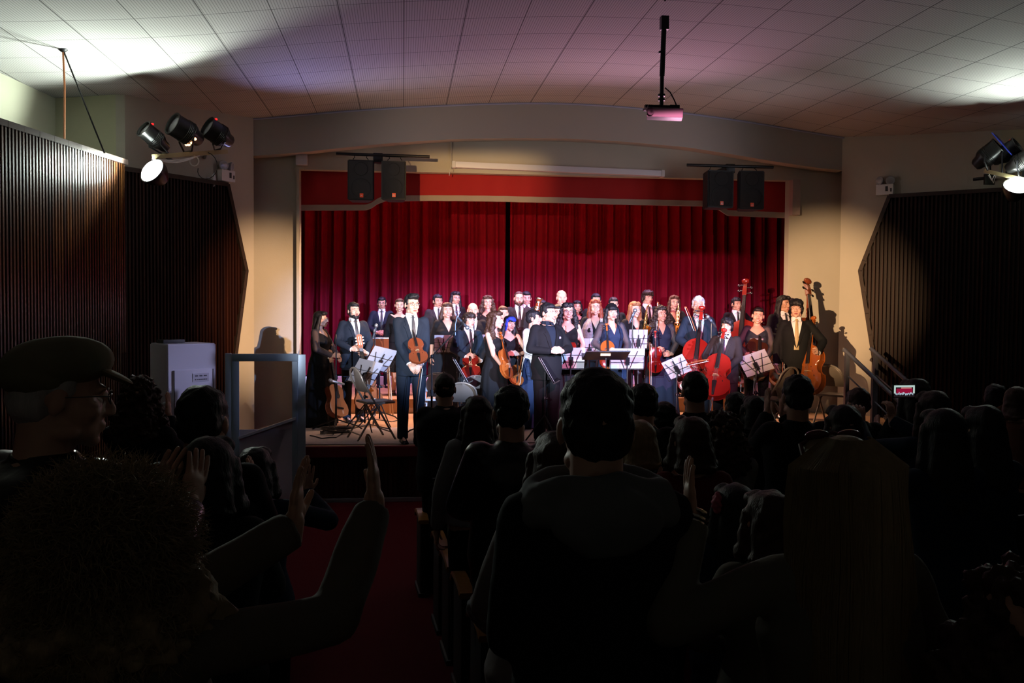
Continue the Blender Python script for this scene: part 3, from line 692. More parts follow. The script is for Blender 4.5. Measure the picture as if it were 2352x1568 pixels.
# wheelchair lift: white cabinet and glazed gate
cab = mat('lift_white', (0.66, 0.67, 0.80), 0.5); cabs = mat('lift_side', (0.33, 0.34, 0.36), 0.5)
d0 = 10.3
A = W(384, 795, d0); B = W(496, 792, d0+0.45); Cc = W(344, 792, d0+0.42)
ztop = 0.5*(W(384, 798, d0).z + W(496, 781, d0+.45).z)
t = thing('lift_cabinet', 'tall white wheelchair lift cabinet with a locked door against the left slats', 'cabinet', (A.x, A.y, 0))
e1 = (B-A); e1.z = 0; e2 = (Cc-A); e2.z = 0
bm = NB(); prism(bm, [Vector((0, 0, 0)), e1, e1+e2, e2], Vector((0, 0, ztop))); bmesh.ops.bevel(bm, geom=list(bm.edges), offset=0.012, segments=2, affect='EDGES'); obj('cabinet_body', bm, cab, t)
n1 = Vector((e1.y, -e1.x, 0)).normalized(); u1 = e1.normalized(); Rm = Matrix((u1, -n1, Vector((0, 0, 1)))).transposed()
bm = NB(); box(bm, e1*0.52+Vector((0, 0, ztop*0.47))+n1*0.006, (e1.length*0.80, 0.016, ztop*0.74), Rm, bev=0.003); dr_ = obj('cabinet_door', bm, cab, t)
bm = NB()
for k in range(2): box(bm, e1*0.52+u1*(e1.length*0.40*(-1 if k else 1))+Vector((0, 0, ztop*0.47))+n1*0.016, (0.006, 0.006, ztop*0.74), Rm)
obj('door_seam', bm, black_plastic, dr_)
bm = NB(); lp = e1*0.66+Vector((0, 0, ztop*0.79))+n1*0.018; box(bm, lp, (0.20, 0.004, 0.09), Rm); lb = obj('notice_label', bm, mat('label_white', (0.6, 0.6, 0.72), 0.5), t)
bm = NB(); random.seed(3)
for r_, (n_, hh) in enumerate(((3, 0.018), (7, 0.012))):
    for k in range(n_): box(bm, lp+n1*0.004+u1*(-0.08+0.16*(k+.5)/n_)+Vector((0, 0, 0.018-r_*0.04)), (0.15/n_*random.uniform(.6, .85), 0.002, hh*random.uniform(.7, 1)), Rm)
obj('label_print', bm, mat('grey_ink', (0.12, 0.12, 0.16), 0.6), lb)
bm = NB(); box(bm, e2*0.5+e1*0.25+Vector((0, 0, ztop+0.022)), (0.26, 0.15, 0.04), Rm, bev=0.008); tag(obj('radio_receiver', bm, black_plastic), 'small black box lying on top of the white lift cabinet', 'box').location = t.location
bm = NB(); hp = W(372, 935, 9.6); hp2 = Vector((hp.x, hp.y, 0.0)); tube(bm, [hp2+Vector((0, 0, 0)), Vector((hp.x, hp.y, hp.z-.03)), hp+Vector((0.015, 0, 0.03)), hp+Vector((0.06, 0.0, 0.05))], 0.022, 10)
tag(obj('grab_rail', bm, mat('rail_white', (0.4, 0.42, 0.46), 0.5)), 'short white curved grab rail in front of the lift cabinet', 'rail')
# gate
gm = mat('gate_grey', (0.24, 0.33, 0.42), 0.45); gpanel = mat('gate_panel', (0.62, 0.58, 0.70), 0.55)
gA = W(540, 900, 10.35); gB = W(684, 900, 10.5); gp = lambda px, py: WP(px, py, gA.xy, gB.xy)
gu = (gB-gA); gu.z = 0; gu.normalize(); gn = Vector((gu.y, -gu.x, 0)); GR = Matrix((gu, -gn, Vector((0, 0, 1)))).transposed()
t = thing('lift_gate', 'grey framed glazed gate of the wheelchair lift beside the stage', 'gate', (0, 0, 0))
def gbox(px0, px1, py0, py1, th, m, name, off=0.0, bev=0.006, par=None):
    a = gp(px0, (py0+py1)/2); b = gp(px1, (py0+py1)/2); zt_ = gp((px0+px1)/2, py0).z; zb_ = max(0.01, gp((px0+px1)/2, py1).z)
    c = (a+b)/2; c.z = (zt_+zb_)/2; bm = NB(); box(bm, c+gn*off, ((b-a).length, th, zt_-zb_), GR, bev=bev); return obj(name, bm, m, par or t)
gbox(518, 533, 811, 1300, 0.06, mat('gate_post', (0.36, 0.46, 0.55), 0.4, 0.3), 'gate_post')
gbox(684, 702, 814, 1300, 0.07, mat('gate_post', (0.36, 0.44, 0.50)), 'gate_post', -0.02)
gbox(533, 684, 812, 829, 0.05, gm, 'top_rail', 0.01)
gbox(533, 550, 829, 1240, 0.05, gm, 'stile', 0.01); gbox(671, 684, 829, 1240, 0.05, gm, 'stile', 0.01)
gbox(550, 671, 985, 1240, 0.03, gpanel, 'lower_panel', 0.005)
gl = mat('gate_glass', (0.85, 0.88, 0.9), 0.05, trans=1.0); gl.node_tree.nodes['Principled BSDF'].inputs['IOR'].default_value = 1.1
a = gp(550, 829); b = gp(671, 829); c1_ = gp(671, 960); c2_ = gp(550, 998)
bm = NB(); prism(bm, [a, b, c1_, c2_], gn*0.006); obj('glass_pane', bm, gl, t, smooth=False)
bm = NB(); prism(bm, [gp(548, 1002), gp(680, 956), gp(680, 962), gp(548, 1008)], gn*0.05); obj('slanting_rail', bm, mat('rail_pale', (0.5, 0.5, 0.58), 0.4), t, smooth=False)
bm = NB(); prism(bm, [gp(551, 1008), gp(671, 966), gp(671, 1060), gp(551, 1060)], gn*0.02); obj('upper_panel', bm, gpanel, t, smooth=False)

# stairs with handrails at the right end of the stage
t = thing('stage_stairs', 'grey stairs with two sloping handrails at the right end of the stage', 'stairs', (0, 0, 0))
rm = mat('handrail_grey', (0.17, 0.18, 0.23), 0.4, 0.4)
for (x0, y0, x1, y1, d, posts) in ((1938, 802, 2040, 898, 12.1, (1946, 2008)), (2000, 800, 2076, 868, 12.8, (2012,))):
    a = W(x0, y0, d); b = W(x1, y1, d-0.5); bm = NB(); tube(bm, [a, b, a.lerp(b, 1.6)], 0.027, 12); hr = obj('handrail', bm, rm, t)
    bm = NB(); tube(bm, [a.lerp(b, .08)+Vector((0, 0, -.28)), a.lerp(b, 1.5)+Vector((0, 0, -.28))], 0.010, 8); obj('middle_rail', bm, rm, t)
    for pxx in posts:
        s = (pxx-x0)/(x1-x0); p = a.lerp(b, s); bm = NB(); box(bm, (p.x, p.y, p.z/2), (0.05, 0.05, p.z-0.02)); obj('post', bm, rm, t)
a = W(1960, 900, 12.0)
for k in range(3):
    bm = NB(); box(bm, (sxr+0.16+k*0.3, a.y+0.35, (ZS-0.16*(k+1))/2), (0.30, 0.9, ZS-0.16*(k+1)), bev=0.005); obj('step', bm, mat('step_grey', (0.06, 0.055, 0.06), 0.7), t)

# theatre seats ------------------------------------------------------
seat_black = mat('seat_black', (0.006, 0.006, 0.007), 0.6); wood_arm = mat('amber_armrest', (0.30, 0.13, 0.035), 0.28, noise_amt=0.25, nscale=4, stretch=(3, 20, 3))
fabric_blk = cloth('seat_fabric', (0.010, 0.010, 0.012))
def seat_proto():
    t = thing('theatre_seat', '', 'seat', (0, 0, 0))
    W_ = 0.50
    bm = NB(); 
    rr = []
    for i in range(9):
        a = i/8; z = 0.42+a*0.50; y = -0.20-0.10*a; w = W_/2-0.035-0.05*max(0, a-.8)*5*.3; rr.append([Vector((w*math.cos(2*PI*k/20)*1.0, y+0.035*math.sin(2*PI*k/20), z)) for k in range(20)])
    loft(bm, rr); obj('backrest', bm, fabric_blk, t)
    bm = NB(); tube(bm, [Vector((x, -0.325-0.0*x*x, 0.93-1.2*x*x*0.25)) for x in [-.2+.4*i/10 for i in range(11)]], 0.011, 8); obj('top_rim', bm, mat('polished_rim', (0.4, 0.42, 0.45), 0.12, 0.9), t)
    bm = NB(); box(bm, (0, -0.08, 0.56), (W_-0.09, 0.09, 0.40), rotm('X', 8), bev=0.03); obj('seat', bm, fabric_blk, t)
    for s in (-1, 1):
        bm = NB(); box(bm, (s*W_/2, 0.0, 0.31), (0.045, 0.33, 0.55), bev=0.012); box(bm, (s*W_/2, -0.0, 0.02), (0.07, 0.36, 0.04), bev=0.008); sp_ = obj('side_panel', bm, seat_black, t)
        bm = NB()
        secs = [(-0.21, 0.585), (-0.15, 0.605), (0.0, 0.615), (0.10, 0.612), (0.17, 0.595), (0.20, 0.565)]
        loft(bm, [[Vector((s*W_/2+dx, y, z+dz)) for dx, dz in ((-.035, -.022), (.035, -.022), (.04, -.006), (.034, .008), (-.034, .008), (-.04, -.006))] for y, z in secs]); obj('armrest', bm, wood_arm, t)
    return t
sp0 = seat_proto()
rows = [(968, 1178), (1009, 1233), (1031, 1277), (1060, 1332), (1103, 1420), (1166, 1545)]
first = True
ords = ['first', 'second', 'third', 'fourth', 'fifth', 'sixth']
rowdir = None; anchors = []
for i, (px, py) in enumerate(rows):
    z = 0.60
    for _ in range(4):
        p = WZ(px, py, z); z = 0.60+fz(p.y)
    anchors.append(p)
sd = (anchors[0]-anchors[-1]); sd.z = 0; sd.normalize(); sang = math.atan2(-sd.x, sd.y); srt = Vector((sd.y, -sd.x, 0))
AUDXY = [W(a_, 900, b_).xy for a_, b_ in ((112, 2.3), (250, 1.6), (465, 3.2), (478, 2.85), (585, 4.0), (318, 5.2), (1022, 7.2), (1097, 5.4), (1175, 4.3), (1370, 2.15), (1285, 2.9), (1940, 2.05), (1590, 4.1), (1665, 4.9), (1597, 6.0), (1525, 6.0), (1478, 5.4), (1470, 4.6), (1832, 5.3), (1735, 6.3), (1690, 7.0), (1972, 6.8), (1940, 4.7), (2146, 5.2), (2105, 6.6), (2170, 3.9), (2262, 4.2), (1690, 3.4), (1770, 2.9), (2345, 1.75))]
def clear(q): return all((q.xy-p_).length > 0.42 for p_ in AUDXY)
def put_seat(x, y, label, group):
    global first
    loc = (x, y, fz(y))
    if first:
        sp0.location = loc; sp0.rotation_euler = (0, 0, sang); sp0['label'] = label; sp0['group'] = group; first = False; return sp0
    return dup(sp0, loc, sang, label, group)
for i, p in enumerate(anchors):
    for j in range(8):
        q = p + srt*(0.25+0.50*j)
        if j == 0: put_seat(q.x, q.y, 'black theatre seat with amber wooden armrests on the aisle, %s row from the stage' % ords[i], 'aisle seats right of the red aisle')
        elif (j < 5 or i > 2) and clear(q): put_seat(q.x, q.y, 'black theatre seat in the dark block right of the aisle, behind the standing people', 'theatre seats away from the aisle on the right')
for i, p in enumerate(anchors):
    for j in range(4):
        q = p - srt*(1.35+0.50*j) 
        if q.x > -3.6 and clear(q): put_seat(q.x, q.y, 'black theatre seat in the dark block left of the aisle, behind the standing people', 'theatre seats left of the aisle')
# ================================================================== PEOPLE
skin = mat('skin_light', (0.56, 0.33, 0.24), 0.5, noise_amt=0.06, nscale=14)
skin_tan = mat('skin_tan', (0.42, 0.23, 0.15), 0.5, noise_amt=0.06, nscale=14)
eye_w = mat('eye_white', (0.7, 0.7, 0.7), 0.25); eye_d = mat('eye_dark', (0.02, 0.012, 0.01), 0.2)
lip = mat('lips', (0.36, 0.10, 0.09), 0.5); teeth = mat('teeth', (0.8, 0.78, 0.74), 0.35)
HAIR = {}
def hairmat(k):
    col = {'black': (0.006, 0.006, 0.008), 'brown': (0.045, 0.02, 0.011), 'light_brown': (0.06, 0.024, 0.013), 'red': (0.17, 0.03, 0.012), 'strawberry': (0.24, 0.10, 0.04), 'grey': (0.45, 0.45, 0.46), 'blue': (0.02, 0.05, 0.45), 'darkbrown': (0.02, 0.011, 0.008), 'sandy': (0.36, 0.28, 0.20), 'blond': (0.30, 0.22, 0.12)}[k]
    return mat('hair_'+k, col, 0.55, noise_amt=0.35, nscale=60, bump=0.35, bscale=160, stretch=(1, 1, .15), spec=0.35)
fab = {
 'navy': cloth('navy_suit', (0.008, 0.014, 0.025)), 'black': cloth('black_suit', (0.004, 0.0045, 0.006)), 'charcoal': cloth('charcoal_suit', (0.018, 0.015, 0.016)),
 'blacksoft': cloth('black_dress_cloth', (0.004, 0.004, 0.005), sheen=0.0), 'blue': cloth('blue_dress_cloth', (0.012, 0.022, 0.055)), 'sheer': mat('sheer_black', (0.03, 0.03, 0.045), 0.7, alpha=0.72),
 'white': cloth('white_shirt', (0.72, 0.72, 0.74), 0.7, na=0.04), 'grey': cloth('grey_jacket', (0.12, 0.11, 0.10)), 'tie': mat('dark_tie', (0.012, 0.012, 0.016), 0.5), 'tiegrey': mat('grey_tie', (0.12, 0.12, 0.13), 0.5), 'tiegold': mat('gold_tie', (0.35, 0.26, 0.12), 0.5),
 'leather': mat('black_leather', (0.006, 0.006, 0.007), 0.28, bump=0.6, bscale=12), 'hoodie': cloth('grey_hoodie', (0.14, 0.15, 0.155)), 'red': cloth('red_knit', (0.13, 0.006, 0.010)),
 'beige': cloth('beige_knit', (0.12, 0.10, 0.08)), 'puffer': mat('grey_puffer', (0.20, 0.17, 0.17), 0.45, bump=0.8, bscale=9), 'paleshirt': cloth('pale_shirt', (0.22, 0.22, 0.24)), 'rust': cloth('rust_knit', (0.10, 0.035, 0.02)), 'lime': cloth('lime_cloth', (0.25, 0.28, 0.03)),
 'darkgreen': cloth('dark_green_coat', (0.010, 0.014, 0.012)), 'floral': mat('floral_lace', (0.6, 0.6, 0.66), 0.8, noise_amt=0.9, nscale=22), 'satin': mat('black_satin', (0.02, 0.022, 0.03), 0.3), 'lace': mat('silver_lace', (0.22, 0.21, 0.23), 0.5, noise_amt=0.8, nscale=40), 'bluecoat': cloth('deep_blue_coat', (0.008, 0.018, 0.04)), 'wool': cloth('olive_wool_cap', (0.20, 0.18, 0.11)), 'khaki': cloth('khaki_coat', (0.13, 0.12, 0.095)),
}
shoe_m = mat('black_shoe', (0.006, 0.006, 0.007), 0.25)
gold = mat('brass', (0.85, 0.55, 0.18), 0.2, 1.0); silver = mat('silver_plate', (0.8, 0.78, 0.72), 0.15, 1.0)
specs = mat('glasses_frame', (0.10, 0.10, 0.11), 0.3, 0.5); specl = mat('glasses_lens', (0.9, 0.92, 0.95), 0.05, trans=1.0)
_cache = {}
def cached(key, f):
    if key not in _cache: _cache[key] = f()
    return _cache[key]
def SH(s, sex): return Vector((s*(0.155 if sex == 'm' else 0.140), 0.012, 1.405))
def ik(a, t, pole, l1=0.285, l2=0.255):
    a = Vector(a); t = Vector(t); d = t-a; D = min(d.length, (l1+l2)*0.985); d.normalize(); t = a+d*D
    k = (l1*l1-l2*l2+D*D)/(2*D); h = math.sqrt(max(0, l1*l1-k*k)); p = Vector(pole); p = (p-d*p.dot(d)).normalized()
    return a+d*k+p*h, t
ARMS = {   # for each side (image-left when facing us = -1): wrist, pole, finger direction, palm normal, hand pose
 'down': {s: ((s*.25, -.02, .845), (s*.5, .6, 0), (0.02*s, -.15, -1), (-s, 0.1, 0), 'curl') for s in (-1, 1)},
 'back': {s: ((s*.20, .10, .90), (s*.8, .6, 0), (-.4*s, .1, -1), (-s, 0.1, 0), 'curl') for s in (-1, 1)},
 'clasp': {s: ((s*.085, -.235, 1.055), (s*.9, .5, -.35), (-s*.75, -.5, -.10), (0, .5, -.2), 'curl') for s in (-1, 1)},
 'claspmid': {s: ((s*.085, -.25, 1.14), (s*.9, .5, -.35), (-s*.75, -.45, .12), (0, .5, -.2), 'curl') for s in (-1, 1)},
 'claspl': {s: ((s*.07, -.21, .93), (s*.9, .6, -.1), (-s*.5, -.3, -.6), (0, .8, 0), 'curl') for s in (-1, 1)},
 'hold': {-1: ((-.13, -.27, 1.06), (-.9, .5, -.3), (.6, -.6, .1), (.3, .6, -.2), 'curl'), 1: ((.10, -.27, 1.00), (.9, .5, -.3), (-.7, -.5, 0), (0, .8, 0), 'curl')},
 'sax': {-1: ((-.10, -.27, .98), (-.9, .4, -.3), (.5, -.6, -.2), (.6, .3, 0), 'curl'), 1: ((.03, -.28, 1.20), (.9, .4, -.5), (-.5, -.6, .2), (-.6, .3, 0), 'curl')},
 'clap': {s: ((s*.055, -.36, 1.27), (s*.45, .1, -1), (-s*.10, -.45, .9), (-s, 0, 0), 'flat') for s in (-1, 1)},
 'claphigh': {s: ((s*.05, -.34, 1.46), (s*.5, .0, -1), (-s*.05, -.25, 1), (-s, 0, 0), 'flat') for s in (-1, 1)},
 'bass': {-1: ((-.25, -.05, .86), (-.6, .6, 0), (0, -.15, -1), (1, 0.1, 0), 'curl'), 1: ((.26, -.24, 1.05), (.9, .6, -.2), (-.2, -.9, .2), (-1, 0, 0), 'curl')},
 'phone': {s: ((s*.10, -.40, 1.47), (s*.8, .1, -.8), (-s*.25, -.2, .95), (-s*.6, .7, 0), 'curl') for s in (-1, 1)},
 'bothlow': {s: ((s*.12, -.25, .98), (s*.8, .6, -.1), (-s*.5, -.6, -.3), (0, .5, -.5), 'curl') for s in (-1, 1)},
}
def hand_template(pose):
    bm = NB()
    blob(bm, (0.015, 0, 0), (.030, .026, .018)); blob(bm, (0.05, 0.002, 0), (.052, .040, .0155)); blob(bm, (.075, -.004, 0), (.03, .040, .0145))
    blob(bm, (.035, .026, -.006), (.030, .018, .014))
    for y, L, sp_ in ((.030, .070, .10), (.0105, .078, .03), (-.0095, .073, -.04), (-.029, .057, -.13)):
        p = Vector((.088, y, 0)); a = 0; c = (R(34) if pose == 'curl' else R(5))
        for k, (f, r) in enumerate(((.45, .0092), (.32, .0084), (.25, .0076))):
            a += c*(0.7 if k == 0 else 1.0); q = p+Vector((math.cos(a)*math.cos(sp_), math.sin(sp_)*math.cos(a), -math.sin(a)))*L*f
            limb(bm, p, q, r, r*.93, 8); p = q
    p = Vector((.022, .030, -.004)); q = p+Vector((.032, .024, -.010)); limb(bm, p, q, .0125, .0105, 8)
    q2 = q+Vector((.028, .008 if pose == 'flat' else -.002, -.008 if pose == 'flat' else -.016)); limb(bm, q, q2, .0103, .0085, 8)
    limb(bm, (-.03, 0, 0), (.02, 0, 0), .024, .025, 10)
    b = remeshed(bm, 0.0045, 1); me = bpy.data.meshes.new('hand'); b.to_mesh(me); b.free(); return me
def add_mesh(bm, me, M, mi=None):
    n0 = len(bm.faces); nv = len(bm.verts); bm.from_mesh(me)
    bm.verts.ensure_lookup_table(); bmesh.ops.transform(bm, matrix=M, verts=bm.verts[nv:])
    if M.determinant() < 0:
        bm.faces.ensure_lookup_table(); bmesh.ops.reverse_faces(bm, faces=bm.faces[n0:])
def hand_matrix(pos, dirn, palm, s):
    x = Vector(dirn).normalized(); z = -Vector(palm); z = (z-x*z.dot(x)).normalized(); y = z.cross(x)
    # thumb side: for the person's hands thumbs point up / forward / inward
    t = Vector((-s*.4, -.6, .7)) if abs(x.z) < .8 else Vector((0, -1, 0))
    if y.dot(t) < 0: y = -y
    return Matrix(((x.x, y.x, z.x, pos[0]), (x.y, y.y, z.y, pos[1]), (x.z, y.z, z.z, pos[2]), (0, 0, 0, 1)))
def head_template(sex, fat=1.0):
    bm = NB()
    blob(bm, (0, .018, .030), (.076, .094, .086), seg=24); blob(bm, (0, -.028, -.02), (.063*fat, .062, .082), seg=20)
    blob(bm, (0, -.040, -.068), ((.050 if sex == 'm' else .044)*fat, .045, .040)); blob(bm, (0, -.066, -.098), (.022*fat, .020, .017))
    for s in (-1, 1):
        blob(bm, (s*.038*fat, -.058, -.028), (.024, .022, .024)); blob(bm, (s*.026, -.078, .022), (.026, .013, .010))
        blob(bm, (s*.079, .012, -.008), (.010, .018, .031), rotm('X', 12)); blob(bm, (s*.050*fat, -.01, -.075), (.018, .03, .02))
        blob(bm, (s*.011, -.097, -.036), (.009, .010, .008))
    limb(bm, (0, -.082, .020), (0, -.104, -.028), .0095, .0125, 10); blob(bm, (0, -.103, -.033), (.012, .012, .010))
    blob(bm, (0, -.085, -.060), (.025, .012, .0065)); blob(bm, (0, -.083, -.071), (.021, .012, .0065))
    limb(bm, (0, .022, -.05), (0, .030, -.20), .058 if sex == 'm' else .047, .062 if sex == 'm' else .052, 20)
    b = remeshed(bm, 0.0062, 2)
    for v in b.verts:
        for s in (-1, 1):
            d = math.hypot((v.co.x-s*.030)/.017, (v.co.z-.004)/.012)
            if v.co.y < -.04 and d < 2: v.co.y += .011*math.exp(-d*d)
    me = bpy.data.meshes.new('head'); b.to_mesh(me); b.free(); return me
HC = Vector((0, -.012, 1.600))                                       # head centre in the standard figure
def head_M(hd, neck_only=False):
    yaw, pit, rol = hd
    piv = HC + Vector((0, .03, -.09))
    return Matrix.Translation(piv) @ (Matrix.Rotation(R(yaw), 4, 'Z') @ Matrix.Rotation(R(pit), 4, 'X') @ Matrix.Rotation(R(rol), 4, 'Y')) @ Matrix.Translation(HC-piv)
TORSO = {'m': [(.84, .150, .108, 0), (.93, .168, .122, .005), (1.03, .155, .112, 0), (1.12, .150, .108, -.005), (1.22, .160, .116, -.008), (1.31, .168, .118, -.002), (1.38, .150, .100, .006), (1.425, .105, .076, .012), (1.46, .060, .055, .014)],
         'f': [(.84, .160, .112, .004), (.93, .175, .125, .008), (1.03, .145, .105, 0), (1.10, .125, .092, -.002), (1.18, .135, .100, -.006), (1.27, .150, .112, -.012), (1.35, .134, .098, 0), (1.405, .105, .078, .010), (1.45, .052, .050, .014)]}
def torso(bm, sex, add=0.0, z0=0.0, z1=9, fat=1.0, seg=28):
    s = [(z, (rx+add)*fat, (ry+add)*(1+(fat-1)*1.4), yo) for z, rx, ry, yo in TORSO[sex] if z0 <= z <= z1]
    stack(bm, s, seg, 0.92)
    if sex == 'f':
        for q in (-1, 1): blob(bm, (q*.068, -.083-add*.6, 1.26), (.062+add*.5, .052+add*.5, .058+add*.5))
def limits(arms, s, sex):
    w, pole, fd, pn, pose = ARMS[arms][s] if isinstance(arms, str) else arms[s]
    sh = SH(s, sex); el, wr = ik(sh, w, pole); return sh, el, wr, fd, pn, pose
def build_body(sex, arms, hd, fat, vox):
    bm = NB(); torso(bm, sex, 0, fat=fat)
    for s in (-1, 1):
        sh, el, wr, *_ = limits(arms, s, sex); f = 1.0 if sex == 'm' else .86
        limb(bm, sh, el, .047*f, .040*f); limb(bm, el, wr, .041*f, .028*f)
        limb(bm, (s*.088, 0, .88), (s*.092, -.005, .48), .084, .056); limb(bm, (s*.092, -.005, .48), (s*.095, .015, .08), .055, .036); limb(bm, (s*.097, .01, .05), (s*.105, -.13, .03), .035, .026)
    limb(bm, (0, .014, 1.40), (0, .010, 1.49), .060 if sex == 'm' else .05, .055 if sex == 'm' else .046)
    b = remeshed(bm, vox, 3)
    add_mesh(b, cached(('head', sex, fat > 1.1), lambda: head_template(sex, 1.1 if fat > 1.1 else 1.0)), head_M(hd))
    for s in (-1, 1):
        sh, el, wr, fd, pn, pose = limits(arms, s, sex)
        add_mesh(b, cached(('hand', pose), lambda: hand_template(pose)), hand_matrix(wr, fd, pn, s) @ Matrix.Scale(1.0 if sex == 'm' else .92, 4))
    return to_mesh(b, 'body', True, 80)
def displace(b, amp, freq, seed=0):
    b.normal_update()
    for v in b.verts:
        v.co += v.normal*amp*noise.noise(v.co*freq+Vector((seed, seed*.7, 0)))
def build_hair(style, sex, hd, seed=0):
    bm = NB(); blob_ = lambda c, r, rot=None: blob(bm, c, r, rot)
    amp, fr, vox = .006, 30, .0085
    if style in ('short', 'floppy', 'quiff', 'crop'):
        if style == 'crop': blob_((0, .022, .040), (.082, .096, .086)); blob_((0, .05, -.01), (.074, .060, .06))
        else:
            blob_((0, .020, .048), (.084, .099, .086)); blob_((0, .050, 0), (.079, .068, .075)); blob_((0, -.045, .085), (.060, .045, .032), rotm('X', 25))
            for s in (-1, 1): blob_((s*.070, -.006, .022), (.010, .030, .036))
        if style == 'quiff': blob_((.01, -.062, .100), (.055, .035, .034), rotm('X', 20))
        if style == 'floppy':
            blob_((0, -.02, .075), (.092, .090, .062)); blob_((.02, -.080, .055), (.062, .026, .038), rotm('Y', 25)); amp = .012
            for s in (-1, 1): blob_((s*.075, .004, .010), (.016, .044, .054)); 
            blob_((0, .06, -.03), (.082, .058, .07))
        if style != 'crop': amp = max(amp, .008)
    if style in ('bob', 'long', 'wavy', 'curly', 'bangs', 'big', 'straight', 'halflong'):
        blob_((0, .018, .045), (.086, .100, .085)); blob_((0, .050, -.01), (.084, .070, .09))
        Lh = {'bob': -.14, 'halflong': -.25, 'long': -.34, 'wavy': -.32, 'curly': -.24, 'bangs': -.36, 'big': -.2, 'straight': -.40}[style]
        wd_ = {'wavy': 1.18, 'curly': 1.25, 'big': 1.5}.get(style, 1.0)
        for s in (-1, 1):
            pts = [(s*.070, -.015, .055), (s*.083*wd_**.3, .0, -.03), (s*.092*wd_, .012, -.12), (s*.100*wd_, .0, Lh*.7), (s*.095*wd_, -.02, Lh)]
            if style in ('straight',): pts = [(s*.070, -.015, .055), (s*.083, .0, -.03), (s*.095, .02, -.12), (s*.105, .03, Lh*.7), (s*.10, .035, Lh)]
            pts = [p for p in pts if p[2] >= Lh]
            tube(bm, pts, [.024, .029*wd_, .036*wd_, .036*wd_, .020][:len(pts)], 12)
        loft(bm, [ell_ring((0, y, z), rx, ry, 20) for z, rx, ry, y in ((.06, .075, .07, .04), (-.04, .088*wd_**.5, .062, .055), (-.13, .10*wd_, .052*wd_, .075), (Lh*.72, .108*wd_, .050*wd_, .085), (Lh, .085*wd_, .032*wd_, .090))])
        if style == 'bangs': blob_((0, -.062, .048), (.066, .036, .040)); 
        elif style != 'curly': 
            for s in (-1, 1): blob_((s*.036, -.052, .092), (.040, .038, .026), rotm('Y', s*28))
        else:
            blob_((0, -.04, .09), (.070, .045, .035))
        amp = {'wavy': .018, 'curly': .030, 'big': .035, 'straight': .003}.get(style, .007); fr = {'wavy': 26, 'curly': 38, 'big': 25}.get(style, 20)
    if style == 'bun':
        blob_((0, .022, .042), (.083, .098, .086)); blob_((0, .045, -.01), (.080, .065, .07)); blob_((0, .125, .03), (.038, .036, .036)); blob_((0, -.045, .086), (.060, .04, .028)); amp = .004
    if style == 'pony':
        blob_((0, .022, .042), (.083, .098, .086)); blob_((0, .045, -.01), (.080, .065, .07)); blob_((0, -.045, .086), (.060, .04, .028)); tube(bm, [(0, .10, .03), (0, .15, -.03), (0, .15, -.15), (0, .12, -.30)], [.03, .034, .032, .014], 12); amp = .006
    b = remeshed(bm, vox, 2)
    sst = lambda x: max(0., min(1., x))**2*(3-2*max(0., min(1., x)))
    hl = {'bangs': .022, 'floppy': .050, 'quiff': .074, 'crop': .078}.get(style, .068)
    for v in b.verts:
        c = v.co; f = sst((-c.y-.030)/.022)*sst((hl-c.z)/.014)*sst((.072-abs(c.x))/.012)
        if f > 0: v.co = c.lerp(Vector((0, .03, min(c.z, .0))), f*.30)
    displace(b, amp, fr, seed); displace(b, amp*.4, fr*2.3, seed+3)
    # the forehead and face stay clear
    bmesh.ops.transform(b, matrix=head_M(hd), verts=b.verts)
    return to_mesh(b, 'hair', True, 80)
def sleeves(bm, arms, sex, radd, to=1.0, cuffr=None):
    for s in (-1, 1):
        sh, el, wr, *_ = limits(arms, s, sex); f = 1.0 if sex == 'm' else .86
        if to <= .5: limb(bm, sh, sh.lerp(el, to*2), .050*f+radd, .044*f+radd)
        else:
            t = (to-.5)*2; e2 = el.lerp(wr, t)
            blob(bm, sh+Vector((-s*.012, 0, 0)), (.052*f+radd, .055*f+radd, .048*f+radd)); limb(bm, sh, el, .049*f+radd, .043*f+radd)
            d = (e2-el).normalized(); n = 12
            tube(bm, [el-d*.02, el, el.lerp(e2, .5), e2-d*.004, e2], [.03*f+radd*.5, .043*f+radd, .038*f+radd, (cuffr or .033*f+radd*.8), (cuffr or .033*f+radd*.8)*.97], 14)
def vcut(b, zlow, halftop, ztop, ymax=0.0, rnd=False):
    """opens a V (or a scoop) in the front of a garment"""
    for s in (-1, 1):
        n = Vector((ztop-zlow, 0, -s*halftop)).normalized() if s > 0 else Vector((-(ztop-zlow), 0, -halftop)).normalized()
        bmesh.ops.bisect_plane(b, geom=list(b.verts)+list(b.edges)+list(b.faces), plane_co=(0, 0, zlow), plane_no=n)
    kill = [f for f in b.faces if (lambda c: c.y < ymax and c.z > zlow and abs(c.x) < halftop*(c.z-zlow)/(ztop-zlow) and c.z < ztop+.2)(f.calc_center_median())]
    bmesh.ops.delete(b, geom=kill, context='FACES')
def build_jacket(sex, arms, fat, vox, closed=False, hem=.78, thick=.016, zlow=1.12):
    bm = NB()
    secs = [(hem, .178 if sex == 'm' else .19, .135, .0)] + [(z, (rx+thick)*1.0, ry+thick, yo) for z, rx, ry, yo in TORSO[sex][:-1] if z > hem+.03]
    secs = [(z, rx*fat, ry*(1+(fat-1)*1.4), yo) for z, rx, ry, yo in secs] + [(1.455, .078, .070, .014), (1.475, .066, .062, .016)]
    stack(bm, secs, 32, .9)
    if sex == 'f':
        for q in (-1, 1): blob(bm, (q*.068, -.09, 1.26), (.066, .055, .062))
    sleeves(bm, arms, sex, thick*.75)
    b = remeshed(bm, vox, 2)
    displace(b, .006, 9, fat*3+len(str(arms)))
    if not closed: vcut(b, zlow, .075, 1.47)
    return to_mesh(b, 'jacket', True, 80)
